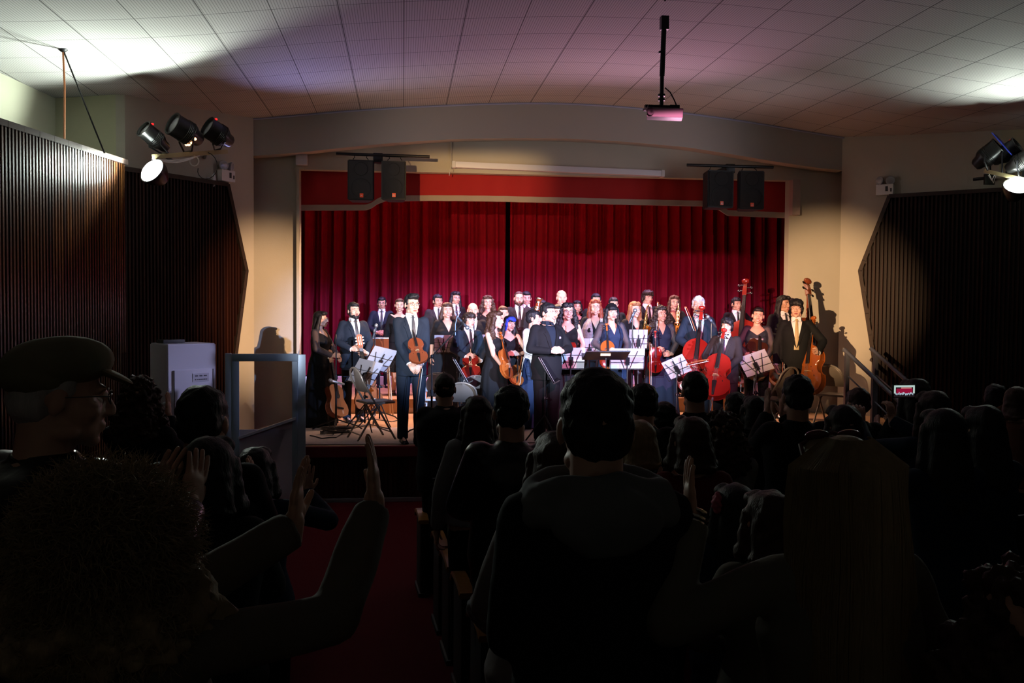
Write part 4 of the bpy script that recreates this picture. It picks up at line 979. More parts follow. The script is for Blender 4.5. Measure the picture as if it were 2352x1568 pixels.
def build_shirt(sex, fat, collar=True):
    bm = NB(); s = [(z, (rx+.006)*fat, (ry+.009)*(1+(fat-1)*1.4), yo) for z, rx, ry, yo in TORSO[sex] if .95 < z < 1.45] + [(1.455, .066, .060, .012)]
    stack(bm, s, 30, .92)
    loft(bm, [ell_ring((0, .010, z), r, r*.98, 24) for z, r in ((1.445, .066), (1.475, .067), (1.502, .064), (1.504, .058), (1.47, .055))], cap=False)
    for q in (-1, 1):                                              # collar points
        prism(bm, [Vector((q*.004, -.060, 1.492)), Vector((q*.050, -.046, 1.497)), Vector((q*.058, -.078, 1.440)), Vector((q*.012, -.078, 1.462))], Vector((0, -.006, 0)))
    return to_mesh(bm, 'shirt', True, 50)
def build_lapel(sex, fat, s):
    def surf(x, z):
        T_ = TORSO[sex]
        for a, b in zip(T_, T_[1:]):
            if a[0] <= z <= b[0]:
                t = (z-a[0])/(b[0]-a[0]); rx = ((a[1]+(b[1]-a[1])*t)+.018)*fat; ry = ((a[2]+(b[2]-a[2])*t)+.018)*(1+(fat-1)*1.4); yo = a[3]+(b[3]-a[3])*t
                return yo-ry*math.sqrt(max(0, 1-(abs(x)/rx)**2.1))-(.058*math.exp(-((z-1.26)/.05)**2) if sex == 'f' and 0 else 0)
        return -.07
    bm = NB(); R_ = []
    for z, xi, w in ((1.10, .000, .004), (1.16, .014, .026), (1.24, .030, .040), (1.32, .046, .048), (1.355, .053, .060), (1.365, .055, .034), (1.41, .066, .030), (1.45, .074, .014)):
        R_.append([Vector((s*x, surf(x, z)-o, z)) for x, o in ((xi, .004), (xi, .012), (xi+w*.5, .013), (xi+w, .010), (xi+w, .002))])
    loft(bm, R_); return to_mesh(bm, 'lapel', True, 40)
def build_tie(sex, fat):
    bm = NB(); rows_ = [(1.478, .016, -.070), (1.455, .018, -.080), (1.450, .012, -.082), (1.38, .019, -.106), (1.30, .024, -.128), (1.20, .028, -.134), (1.08, .031, -.130)]
    k = (1+(fat-1)*1.4)
    loft(bm, [[Vector((-w, y*k-.004, z)), Vector((0, y*k-.011, z)), Vector((w, y*k-.004, z)), Vector((0, y*k+.004, z))] for z, w, y in rows_]); return to_mesh(bm, 'tie', True, 40)
def build_trousers(sex, fat, vox=.014):
    bm = NB(); stack(bm, [(.80, .160*fat, .118*fat, 0), (.88, .172*fat, .130*fat, .004), (.96, .168*fat, .124*fat, .004), (1.05, .156*fat, .116*fat, 0)], 24, .92)
    for s in (-1, 1): limb(bm, (s*.090, 0, .86), (s*.094, -.006, .48), .094, .072); tube(bm, [(s*.094, -.006, .50), (s*.094, -.004, .48), (s*.096, .01, .25), (s*.097, .012, .055), (s*.097, .012, .045)], [.06, .071, .066, .062, .058], 14)
    b = remeshed(bm, vox, 2); displace(b, .005, 9, 2); return to_mesh(b, 'trousers', True, 80)
def build_skirt(length, flare, z1=1.06, famp=.05, fold=11, w=1.0):
    bm = NB(); zs = [z1, z1-.06, z1-.14, (z1+length)/2+.06, (z1+length)/2-.1, length+.02, length]
    rx = [.140, .160, .185, .20+flare*.25, .205+flare*.5, .215+flare, .212+flare]; fa = [0, .01, .02, famp*.6, famp*.8, famp, famp]
    loft(bm, [ell_ring((0, .004, z), r*w, r*.72*w if i < 3 else r*.80*w, 66, 1.0, fold, f, .6) for i, (z, r, f) in enumerate(zip(zs, rx, fa))]); return to_mesh(bm, 'skirt', True, 60)
def build_top(sex, arms, fat, sleeve, neck, vox, hem=1.0, radd=.010):
    bm = NB(); s = [(z, (rx+.011)*fat, (ry+.011)*(1+(fat-1)*1.4), yo) for z, rx, ry, yo in TORSO[sex] if hem-.08 <= z < 1.44] + [(1.445, .072, .064, .013)]
    stack(bm, s, 30, .92)
    if sex == 'f':
        for q in (-1, 1): blob(bm, (q*.068*fat, -.090*fat, 1.26), (.068, .056, .062))
    if sleeve == 'short': sleeves(bm, arms, sex, .014, .34)
    elif sleeve == 'elbow': sleeves(bm, arms, sex, .016, .62)
    elif sleeve == 'long': sleeves(bm, arms, sex, .016 if radd == .01 else radd, .98)
    b = remeshed(bm, vox, 2); displace(b, .004, 10, 5)
    if sleeve == 'none':
        for s_ in (-1, 1): pass
    if neck == 'v': vcut(b, 1.27, .085, 1.46)
    elif neck == 'deep': vcut(b, 1.285, .075, 1.46)
    elif neck == 'scoop': vcut(b, 1.325, .155, 1.43)
    return to_mesh(b, 'top', True, 80)
def build_shoe(s, heel=False):
    bm = NB(); loft(bm, [[Vector((s*.098+x*w, y, z)) for x, z in ((-1, .004), (1, .004), (1, .025*h_), (.6, .055*h_), (-.6, .055*h_), (-1, .025*h_))] for y, w, h_ in ((.065, .030, 1.3), (.03, .036, 1.7), (-.04, .040, 1.35), (-.10, .044, .95), (-.16, .038, .7), (-.19, .020, .45))]); return to_mesh(bm, 'shoe', True, 50)
def build_face(smile, hd):
    out = {}
    M = head_M(hd)
    for s in (-1, 1):
        bm = NB(); blob(bm, (s*.031, -.0745, .004), (.0125, .010, .0060), seg=12); n0 = len(bm.faces); blob(bm, (s*.031+.001, -.0805, .004), (.0062, .0046, .0058), seg=10)
        for f in list(bm.faces)[n0:]: f.material_index = 1
        bmesh.ops.transform(bm, matrix=M, verts=bm.verts); out['eye%d' % s] = to_mesh(bm, 'eye', True, 80)
        bm = NB(); tube(bm, [(s*.014, -.093, .021), (s*.030, -.091, .027), (s*.047, -.076, .021)], [.0022, .0030, .0018], 6); bmesh.ops.transform(bm, matrix=M, verts=bm.verts); out['brow%d' % s] = to_mesh(bm, 'brow')
    bm = NB()
    w, c = (.030, .009) if smile else (.023, .001)
    for dz, r in ((.0045, .0048), (-.006 if smile else -.0045, .0052)): tube(bm, [(x*w, -.0975+.020*x*x, -.066+dz*(1-x*x*.8)+c*x*x) for x in (-1, -.5, 0, .5, 1)], [.002, r*.8, r, r*.8, .002], 8)
    n0 = len(bm.faces)
    if smile:
        blob(bm, (0, -.0950, -.0660), (.021, .007, .0042), seg=12)
        for f in list(bm.faces)[n0:]: f.material_index = 1
    bmesh.ops.transform(bm, matrix=M, verts=bm.verts); out['mouth'] = to_mesh(bm, 'mouth')
    return out
def build_glasses(hd, rnd=False):
    bm = NB()
    for s in (-1, 1):
        pts = [Vector((s*.031+.022*math.cos(a), -.0985+.004*math.cos(a)**2, .004+(.020 if rnd else .016)*math.sin(a))) for a in [2*PI*i/16 for i in range(16)]]
        tube(bm, pts, .0014, 6, closed=True); tube(bm, [(s*.052, -.096, .008), (s*.074, -.06, .008), (s*.082, .01, .004)], .0014, 6)
    tube(bm, [(-.010, -.100, .006), (0, -.103, .009), (.010, -.100, .006)], .0014, 6)
    bmesh.ops.transform(bm, matrix=head_M(hd), verts=bm.verts); return to_mesh(bm, 'glasses')
def build_beard(hd, kind):
    bm = NB(); blob(bm, (0, -.040, -.084), (.060, .056, .040)); blob(bm, (0, -.070, -.108), (.030, .026, .022))
    for s in (-1, 1): blob(bm, (s*.064, -.012, -.05), (.014, .030, .045))
    tube(bm, [(-.028, -.090, -.066), (-.012, -.101, -.054), (.012, -.101, -.054), (.028, -.090, -.066)], [.005, .007, .007, .005], 8)
    b = remeshed(bm, .006, 2); displace(b, .005, 60)
    kill = [f for f in b.faces if (lambda c: c.y < -.07 and -.078 < c.z < -.058 and abs(c.x) < .026)(f.calc_center_median())]
    bmesh.ops.delete(b, geom=kill, context='FACES'); bmesh.ops.transform(b, matrix=head_M(hd), verts=b.verts); return to_mesh(b, 'beard', True, 80)
NP = [0]
def floor_z(p, aud): return fz(p.y) if aud else (ZR if p.y > RISER_Y+0.06 else ZS)
def person(px, top, d, label, sex='m', face=0, out='suit', c='black', hair='short', hc='black', arms='clasp', head=(0, 0, 0), fat=1.0, smile=False, glasses=None, beard=False, sk=None, tie='tie', aud=False, group=None, vox=.0135, sleeve='long', neck='v', c2=None, wide=1.0, seed=None, hem=None, floorz=None, extra=None):
    NP[0] += 1; seed = NP[0] if seed is None else seed
    p = W(px, top, d); base_z = floor_z(p, aud) if floorz is None else floorz
    H = p.z - base_z - (.012 if hair == 'bald' else .0)
    k = H/(1.722 if hair in ('bald', 'crop') else 1.738); kw = k**.75*wide if k < 1 else k*wide
    t = thing('person', label, 'person', (p.x, p.y, base_z), R(face), group, (kw, kw, k))
    skm = sk or skin
    obj('body', cached(('body', sex, str(arms), head, fat, vox), lambda: build_body(sex, arms, head, fat, vox)), skm, t)
    if hair != 'bald': obj('hair', build_hair(hair, sex, head, seed), hairmat(hc), t)
    if not aud:
        fc = cached(('face', smile, head), lambda: build_face(smile, head))
        for s in (-1, 1):
            obj('eye', fc['eye%d' % s], (eye_w, eye_d), t); obj('eyebrow', fc['brow%d' % s], hairmat(hc if hair != 'bald' else 'brown'), t)
        obj('mouth', fc['mouth'], (lip, teeth), t)
    if glasses: obj('glasses', cached(('gl', head, glasses), lambda: build_glasses(head, glasses == 'round')), specs, t)
    if beard: obj('beard', cached(('beard', head), lambda: build_beard(head, beard)), hairmat(hc), t)
    F = fab[c]
    if out == 'suit':
        obj('jacket', cached(('jk', sex, str(arms), fat, vox), lambda: build_jacket(sex, arms, fat, vox)), F, t)
        obj('shirt', cached(('shirt', sex, fat), lambda: build_shirt(sex, fat)), fab['white'] if c2 is None else fab[c2], t)
        for s in ((-1, 1) if not aud else ()): obj('lapel', cached(('lapel', sex, fat, s), lambda: build_lapel(sex, fat, s)), F, t)
        if tie: obj('tie', cached(('tie', sex, fat), lambda: build_tie(sex, fat)), fab[tie], t)
        obj('trousers', cached(('tr', sex, fat), lambda: build_trousers(sex, fat)), F, t)
        for s in (-1, 1):
            sh, el, wr, *_ = limits(arms, s, sex); dq = (wr-el).normalized(); bm = NB(); tube(bm, [wr-dq*.03, wr+dq*.012], [.034, .033], 14); obj('cuff', bm, fab['white'] if c2 is None else F, t)
    elif out == 'coat':
        obj('jacket', cached(('coat', sex, str(arms), fat, vox, hem), lambda: build_jacket(sex, arms, fat, vox, True, hem or .80, .022)), F, t)
        obj('trousers', cached(('tr', sex, fat), lambda: build_trousers(sex, fat)), fab[c2 or 'black'], t)
    elif out == 'dress':
        obj('dress_top', cached(('top', sex, str(arms), fat, sleeve, neck, vox), lambda: build_top(sex, arms, fat, 'none' if sleeve in ('none', 'sheer') else sleeve, neck, vox)), F, t)
        obj('skirt', cached(('skirt', hem or .03, fat), lambda: build_skirt(hem or .03, .06, w=fat*1.03)), fab[c2] if c2 else F, t)
    elif out == 'top':
        obj('top', cached(('top', sex, str(arms), fat, sleeve, neck, vox, .9), lambda: build_top(sex, arms, fat, 'none' if sleeve in ('none', 'sheer') else sleeve, neck, vox, .92)), F, t)
        obj('trousers', cached(('tr', sex, fat), lambda: build_trousers(sex, fat)), fab[c2 or 'black'], t)
    if sleeve == 'sheer':
        def shm():
            b = NB(); sleeves(b, arms, sex, .018, .96); return to_mesh(remeshed(b, vox, 2), 'sheer_sleeves', True, 80)
        obj('sheer_sleeves', cached(('sh', sex, str(arms), vox), shm), fab['sheer'], t)
    for s in (-1, 1): obj('shoe', cached(('shoe', s), lambda: build_shoe(s)), shoe_m, t)
    return t
# ================================================================== INSTRUMENTS, STANDS, CHAIRS
var_red = mat('red_varnish', (0.21, 0.010, 0.006), 0.16, noise_amt=0.3, nscale=5, spec=0.6)
var_orange = mat('orange_varnish', (0.30, 0.075, 0.014), 0.16, noise_amt=0.3, nscale=5, spec=0.6)
var_brown = mat('brown_varnish', (0.20, 0.045, 0.016), 0.18, noise_amt=0.3, nscale=5, spec=0.6)
spruce = mat('pale_spruce', (0.50, 0.27, 0.16), 0.3, noise_amt=0.15, nscale=6)
ebony = mat('ebony', (0.012, 0.010, 0.010), 0.25); string_m = mat('strings', (0.7, 0.68, 0.62), 0.25, 0.9); horse = mat('bow_hair', (0.8, 0.78, 0.7), 0.6); bowwood = mat('bow_wood', (0.28, 0.09, 0.03), 0.3); bridgew = mat('bridge_wood', (0.55, 0.38, 0.2), 0.5)
def half_w(t, guitar=False):
    if guitar: pts = [(0, .0), (.03, .26), (.10, .43), (.24, .50), (.38, .47), (.52, .36), (.60, .325), (.70, .34), (.82, .37), (.92, .34), (.98, .22), (1, .10)]
    else: pts = [(0, .0), (.02, .20), (.08, .38), (.18, .49), (.28, .50), (.36, .475), (.395, .47), (.41, .40), (.46, .325), (.52, .30), (.58, .315), (.645, .375), (.66, .41), (.70, .415), (.80, .41), (.90, .34), (.96, .23), (1, .08)]
    return interp(pts, t)
def axes_to_euler(o, base, up, front):
    z = Vector(up).normalized(); y = -Vector(front); y = (y-z*y.dot(z)).normalized(); x = y.cross(z)
    o.matrix_world = Matrix(((x.x, y.x, z.x, base[0]), (x.y, y.y, z.y, base[1]), (x.z, y.z, z.z, base[2]), (0, 0, 0, 1)))
def fiddle(name, label, cat, base, up, front, Lb, mt, kind='violin', group=None, endpin=False, topm=None):
    """base: foot of the body; up: towards the scroll; front: the way the belly faces"""
    g = kind == 'guitar'; wr = {'violin': .58, 'cello': .58, 'bass': .60, 'guitar': .76}[kind]; dp = {'violin': .085, 'cello': .155, 'bass': .18, 'guitar': .20}[kind]; Wb = Lb*wr; D = Lb*dp
    t = thing(name, label, cat, (0, 0, 0), 0, group); axes_to_euler(t, base, up, front)
    N = 56; ts = [(1-math.cos(PI*i/N))/2 for i in range(N+1)]
    out = [(-half_w(s, g)*Wb, s*Lb) for s in ts] + [(half_w(s, g)*Wb, s*Lb) for s in reversed(ts[1:-1])]
    def plate(bm, y0, sgn, k0=1.03):
        cz = Lb*.45; ar = 0 if g else Lb*.035; rings = []
        for kk, h in ((k0, -.006*Lb), (k0, .004*Lb), (.90, .4*ar+.004*Lb), (.70, .8*ar+.004*Lb), (.35, ar+.004*Lb), (.02, ar+.004*Lb)):
            rings.append([Vector((x*kk, y0+sgn*h, (z-cz)*(kk if kk < 1 else 1+(kk-1)*.5)+cz)) for x, z in out])
        loft(bm, rings)
    bm = NB(); loft(bm, [[Vector((x*.97, y, z)) for x, z in out] for y in (-D/2, D/2)]); obj('ribs', bm, mt, t, True, 50)
    bm = NB(); plate(bm, -D/2, -1); bl = obj('belly', bm, topm or mt, t, True, 50)
    bm = NB(); plate(bm, D/2, 1); obj('back', bm, mt, t, True, 50)
    fy = -D/2-(.006*Lb if g else .042*Lb)
    if g:
        bm = NB(); M = Matrix.Translation((0, -D/2-.006*Lb, Lb*.66)) @ Matrix.Rotation(R(90), 4, 'X'); lathe(bm, [(0, 0), (Lb*.10, 0), (Lb*.10, .002), (0, .002)], 24, M); obj('sound_hole', bm, ebony, t)
        bm = NB(); box(bm, (0, -D/2-.010*Lb, Lb*.26), (Wb*.45, .012, Lb*.05), bev=.002); obj('bridge', bm, ebony, t)
        nl = Lb*.72; top = Lb+nl
        bm = NB(); loft(bm, [[Vector((x*w, y-.004, z)) for x, y in ((-1, fy-.006), (1, fy-.006), (1, fy+.012), (.5, fy+.030*Lb/.48), (-.5, fy+.030*Lb/.48), (-1, fy+.012))] for z, w in ((Lb*.72, .028*Lb/.48), (Lb, .027*Lb/.48), (top, .024*Lb/.48))]); obj('neck', bm, ebony, t)
        bm = NB(); prism(bm, [Vector((x, fy-.004, z)) for x, z in ((-.026, top), (.026, top), (.036, top+.05), (.036, top+.17), (.018, top+.185), (-.018, top+.185), (-.036, top+.17), (-.036, top+.05))], Vector((0, .018, 0))); hs = obj('headstock', bm, topm or mt, t, False)
        bm = NB()
        for q in range(3):
            for s in (-1, 1): box(bm, (s*.046, fy+.006, top+.06+.04*q), (.022, .012, .016), bev=.003); box(bm, (s*.012, fy-.005, top+.06+.04*q), (.008, .003, .032))
        obj('tuning_peg', bm, mat('ivory_pegs', (.7, .65, .5), .4), hs)
        bm = NB()
        for q in range(6): tube(bm, [(-.018+.0072*q, fy-.012, Lb*.27), (-.016+.0064*q, fy-.010, top+.03)], .0007, 4)
        obj('strings', bm, string_m, t); return t
    nl = Lb*{'violin': .37, 'cello': .37, 'bass': .42}[kind]; top = Lb+nl; w0 = Lb*.043; w1 = Lb*.026; hb = fy-Lb*.05
    bm = NB(); loft(bm, [[Vector((x*w, yb+yy, z)) for x, yy in ((-1, 0), (-.6, -.010*Lb), (.6, -.010*Lb), (1, 0), (1, .012*Lb), (-1, .012*Lb))] for z, w, yb in ((Lb*.60, w0, hb), (Lb, (w0+w1)/2, hb+Lb*.03), (top, w1, -D/2+.0*Lb))]); obj('fingerboard', bm, ebony, t, True, 30)
    bm = NB(); tube(bm, [(0, -D/2+.03*Lb, Lb*.985), (0, -D/2+.02*Lb, Lb*1.05), (0, -D/2+.018*Lb, top*.97), (0, -D/2+.02*Lb, top)], [.048*Lb, .026*Lb, .022*Lb, .024*Lb], 12)
    e = top; c_ = Lb*.03
    loft(bm, [[Vector((x*w, y+yy, z)) for x, yy in ((-1, -1.0*c_), (1, -1.0*c_), (1, 1.0*c_), (-1, 1.0*c_))] for z, w, y in ((e-.01*Lb, .034*Lb, -D/2+.012*Lb), (e+.10*Lb, .032*Lb, -D/2+.025*Lb), (e+.20*Lb, .024*Lb, -D/2+.055*Lb))])
    for s in (-1, 1):
        M = Matrix.Translation((0, -D/2+.030*Lb, e+.235*Lb)) @ Matrix.Rotation(R(90), 4, 'Y'); 
    lathe(bm, [(.012*Lb, -.058*Lb), (.026*Lb, -.055*Lb), (.030*Lb, -.045*Lb), (.040*Lb, -.03*Lb), (.043*Lb, 0), (.040*Lb, .03*Lb), (.030*Lb, .045*Lb), (.026*Lb, .055*Lb), (.012*Lb, .058*Lb)], 16, M)
    nk = obj('neck_and_scroll', bm, mt, t, True, 45)
    for i, s in enumerate((1, -1, 1, -1)):
        bm = NB(); z = e+.03*Lb+i*.045*Lb; tube(bm, [(s*-.03*Lb, -D/2+.02*Lb, z), (s*.075*Lb, -D/2+.02*Lb, z)], .008*Lb, 8); blob(bm, (s*.095*Lb, -D/2+.02*Lb, z), (.026*Lb, .008*Lb, .020*Lb), seg=10); obj('tuning_peg', bm, ebony, nk)
    bz = Lb*.44
    bm = NB(); prism(bm, [Vector((x*Lb, 0, z*Lb)) + Vector((0, -D/2-.036*Lb, bz)) for x, z in ((-.060, 0), (-.066, .0), (-.062, .02), (-.052, .045), (-.050, .066), (0, .080), (.050, .066), (.052, .045), (.062, .02), (.066, 0), (.04, 0), (.025, .02), (-.025, .02), (-.04, 0))], Vector((0, .010*Lb, 0)))
    # stand the bridge off the belly
    for v in bm.verts:
        z = v.co.z-bz; yy = v.co.y; v.co = Vector((v.co.x, -D/2-.036*Lb-z, bz+(yy+D/2+.036*Lb)*1.0))
    obj('bridge', bm, bridgew, t, False)
    bm = NB(); loft(bm, [[Vector((x*w, y+yy, z)) for x, yy in ((-1, 0), (0, -.012*Lb), (1, 0), (0, .008*Lb))] for z, w, y in ((Lb*.02, .022*Lb, -D/2-.02*Lb), (Lb*.16, .034*Lb, -D/2-.062*Lb), (Lb*.30, .046*Lb, -D/2-.085*Lb), (Lb*.315, .036*Lb, -D/2-.085*Lb))]); obj('tailpiece', bm, ebony, t)
    bm = NB()
    for s in (-1, 1):
        pts = []
        for q in range(9):
            a = q/8; pts.append(Vector((s*(.105+.045*math.sin((a-.5)*2.4)*-1)*Lb*1.0, -D/2-.030*Lb, Lb*(.33+.22*a))))
        tube(bm, pts, [.014*Lb, .009*Lb, .006*Lb, .007*Lb, .008*Lb, .007*Lb, .006*Lb, .009*Lb, .013*Lb], 6)
    obj('f_hole', bm, ebony, t)
    bm = NB()
    for q in range(4): x0 = (-1.5+q)*.022*Lb; tube(bm, [(x0*.8, -D/2-.088*Lb, Lb*.30), (x0, -D/2-.116*Lb, bz), (x0*.55, -D/2-.018*Lb, top)], max(.0008, .0022*Lb), 4)
    obj('strings', bm, string_m, t)
    if endpin:
        bm = NB(); lathe(bm, [(.016, 0), (.014, -.03), (.005, -.035), (.005, -.24 if endpin is True else -endpin), (.001, -.25 if endpin is True else -endpin-.01)], 10); obj('endpin', bm, steel, t)
    return t
def bow(label, a, b, group='bows of the string players', thick=.0042):
    a = Vector(a); b = Vector(b); q = (b-a).normalized(); t = thing('bow', label, 'bow', a, 0, group); v = b-a
    n = q.cross(Vector((0, 1, 0))).normalized()
    bm = NB(); tube(bm, [Vector((0, 0, 0)), v*.5-n*.006, v], [thick*1.15, thick, thick*.8], 8); prism(bm, [v-q*.0, v+n*.022+q*.006, v+n*.022-q*.010, v-q*.02], Vector((0, .008, 0))); obj('stick', bm, bowwood, t)
    bm = NB(); box(bm, v*.5*1.0+n*.020, (.006, .004, v.length*.94), fromto(a, b)); obj('bow_hair', bm, horse, t)
    bm = NB(); box(bm, q*.045+n*.011, (.018, .012, .045), fromto(a, b), bev=.002); obj('frog', bm, ebony, t); return t
def tripod(bm, z0, r, z1, legs=3, rot=0.3, rad=.009):
    for k in range(legs):
        a = rot+2*PI*k/legs; tube(bm, [(0, 0, z1), (r*.85*math.cos(a), r*.85*math.sin(a), .05), (r*math.cos(a), r*math.sin(a), .008)], rad, 6)
sheet = mat('sheet_paper', (0.33, 0.33, 0.36), 0.7)
def sheet_music(label, M, w, h, group='sheets of music on the stands', pages=2):
    """M places the page: x across, z up, y through the paper"""
    bm = NB()
    for k in range(pages):
        x = (k-(pages-1)/2)*w/pages; box(bm, (x, .004*(k % 2), 0), (w/pages-.004, .003, h))
    o = obj('sheet_music', bm, sheet, None, False); bm2 = NB()
    for k in range(pages):
        x = (k-(pages-1)/2)*w/pages
        for r_ in range(6): box(bm2, (x, -.0042, h*(.36-.14*r_)), (w/pages*.8, .001, .008))
    o.matrix_world = M; c = obj('staff_lines', bm2, mat('ink', (.06, .06, .07), .7), o, False)
    return tag(o, label, 'sheet music', group)
stand_black = mat('stand_black', (0.014, 0.014, 0.016), 0.35, 0.4)
def wire_stand(label, px, py, d, w=.46, h=.26, face=180, tilt=18, slab=False, sheetl=None, sw=.44, sh=.31, roll=0, group='wire music stands'):
    """px,py = centre of the desk. face: the way the page looks (180 = towards the back of the stage)"""
    p = W(px, py, d); zf = ZS if p.y < RISER_Y else ZR
    t = thing('music_stand', label, 'music stand', (p.x, p.y, zf), 0, group)
    Hh = p.z-zf; bm = NB(); tripod(bm, 0, .27, .34, rot=random.uniform(0, 2)); obj('tripod_base', bm, stand_black, t)
    bm = NB(); tube(bm, [(0, 0, .10), (0, 0, Hh*.62)], .010, 8); tube(bm, [(0, 0, Hh*.6), (0, 0, Hh-.03)], .0075, 8); obj('pole', bm, stand_black, t)
    bm = NB(); lathe(bm, [(.018, Hh*.60), (.020, Hh*.63), (.012, Hh*.65)], 10); blob(bm, (.025, 0, Hh*.615), (.016, .012, .016), seg=8); obj('clamp', bm, stand_black, t)
    Rm = Matrix.Rotation(R(face), 4, 'Z') @ Matrix.Rotation(R(-tilt), 4, 'X') @ Matrix.Rotation(R(roll), 4, 'Y')
    M = Matrix.Translation((0, 0, Hh)) @ Rm
    bm = NB()
    if slab:
        box(bm, (0, 0, 0), (w, .012, h), bev=.004); box(bm, (0, -.04, -h/2), (w, .08, .012)); box(bm, (0, 0, 0), (.01, .02, .01)); mt = stand_black
    else:
        for z in (-.5, -.12, .25): tube(bm, [(-w/2, 0, h*z), (w/2, 0, h*z)], .0032, 6)
        for x in (-.5, .5): tube(bm, [(x*w, 0, -h*.5), (x*w, 0, h*.25)], .0032, 6)
        tube(bm, [(0, .006, -h*.5), (0, .006, h*.5)], .007, 6)
        for s in (-1, 1): tube(bm, [(s*.03, 0, -h*.5), (s*.30*w, 0, h*.5)], .0042, 6); tube(bm, [(s*.25*w, 0, -h*.5), (s*.25*w, -.05, -h*.5)], .004, 6)
        box(bm, (0, .012, -.01), (.05, .02, .10))
    bmesh.ops.transform(bm, matrix=M, verts=bm.verts); obj('desk', bm, stand_black, t)
    if sheetl:
        Mw = Matrix.Translation((p.x, p.y, p.z)) @ Rm @ Matrix.Translation((0, -.018, sh/2-h/2+.008))
        sheet_music(sheetl, Mw, sw, sh)
    return t
chair_m = mat('beige_chair_metal', (0.22, 0.19, 0.16), 0.4, 0.2)
def fold_chair(label, px, py, d, rz, m=None, group='metal folding chairs on stage', s=1.0, loc=None):
    """px,py = middle of the backrest top"""
    p = W(px, py, d); zf = ZS if p.y < RISER_Y else ZR
    t = thing('folding_chair', label, 'chair', (p.x, p.y, zf), R(rz), group, (s, s, s)); m = m or chair_m
    bm = NB(); rr = .0125
    # front faces -y
    for q in (-1, 1):
        tube(bm, [(q*.20, -.20, .01), (q*.20, .06, .46), (q*.20, .20, .70)], rr, 8); tube(bm, [(q*.18, .26, .01), (q*.18, .02, .40), (q*.18, -.06, .45)], rr, 8)
    tube(bm, [(-.20, .20, .70), (-.195, .215, .745), (-.17, .23, .79), (-.12, .24, .825), (-.06, .243, .845), (0, .244, .85), (.06, .243, .845), (.12, .24, .825), (.17, .23, .79), (.195, .215, .745), (.20, .20, .70)], rr, 8)
    tube(bm, [(-.20, -.15, .10), (.20, -.15, .10)], .009, 6); tube(bm, [(-.18, .22, .08), (.18, .22, .08)], .009, 6); obj('frame', bm, m, t)
    bm = NB(); rows2 = []
    for i in range(7):
        a = i/6; z = .57+.265*math.sin(a*PI/2); w = .192*(math.cos(a*PI/2)**.62 if a > .3 else 1)+.004; y = .155+.11*a*.85
        rows2.append([Vector((w*math.cos(2*PI*k/20), y+.010*math.sin(2*PI*k/20)-.015*abs(math.cos(2*PI*k/20)), z)) for k in range(20)])
    loft(bm, rows2); obj('backrest', bm, m, t)
    bm = NB(); loft(bm, [[Vector((x*w, y, .445+zz)) for x, zz in ((-1, -.012), (1, -.012), (1, .006), (.9, .014), (-.9, .014), (-1, .006))] for y, w in ((-.21, .16), (-.19, .19), (0, .195), (.15, .19))]); obj('seat', bm, m, t)
    return t
def mic_stand(label, base_px, base_py, d, H, boom=None, mic=None, micl=None, mici=None):
    p = W(base_px, base_py, d); zf = ZS if p.y < RISER_Y else ZR
    t = thing('microphone_stand', label, 'microphone stand', (p.x, p.y, zf), 0, 'microphone stands'); 
    bm = NB(); tripod(bm, 0, .36, .16, rot=.5, rad=.010); obj('tripod_base', bm, stand_black, t)
    bm = NB(); tube(bm, [(0, 0, .08), (0, 0, H*.55)], .013, 8); tube(bm, [(0, 0, H*.5), (0, 0, H)], .0085, 8); lathe(bm, [(.02, H*.54), (.02, H*.58)], 10); obj('pole', bm, stand_black, t)
    end = Vector((p.x, p.y, zf+H))
    if boom:
        q = Vector(boom); bm = NB(); tube(bm, [Vector((0, 0, H))-(q-end)*.18, q-Vector((p.x, p.y, zf))], .008, 8); blob(bm, (0, 0, H), (.022, .022, .022), seg=10); obj('boom', bm, stand_black, t); end = q
    if mic:
        v = Vector(mic).normalized(); mt_ = thing('microphone', micl, 'microphone', end, 0, 'microphones')
        M = fromto(Vector((0, 0, 0)), v).to_4x4(); bm = NB(); lathe(bm, [(.010, -.10), (.013, -.09), (.017, .04), (.019, .05)], 14, M); obj('microphone_body', bm, mat('mic_body', (0.08, 0.10, 0.13), 0.35, 0.5), mt_)
        bm = NB(); blob(bm, v*.075, (.027, .027, .027), seg=14); obj('microphone_grille', bm, mat('mic_grille', (0.35, 0.38, 0.42), 0.35, 0.8), mt_)
        bm = NB(); box(bm, v*0, (.035, .035, .05), M.to_3x3(), bev=.006); obj('clip', bm, stand_black, mt_)
        if mici:
            bm = NB(); tube(bm, [v*-.1, v*-.16+Vector((0, 0, .03))] + [Vector(x)-end for x in mici], .005, 6); obj('microphone_cable', bm, mat('blue_cable', (0.12, 0.2, 0.28), 0.5), mt_)
    return t
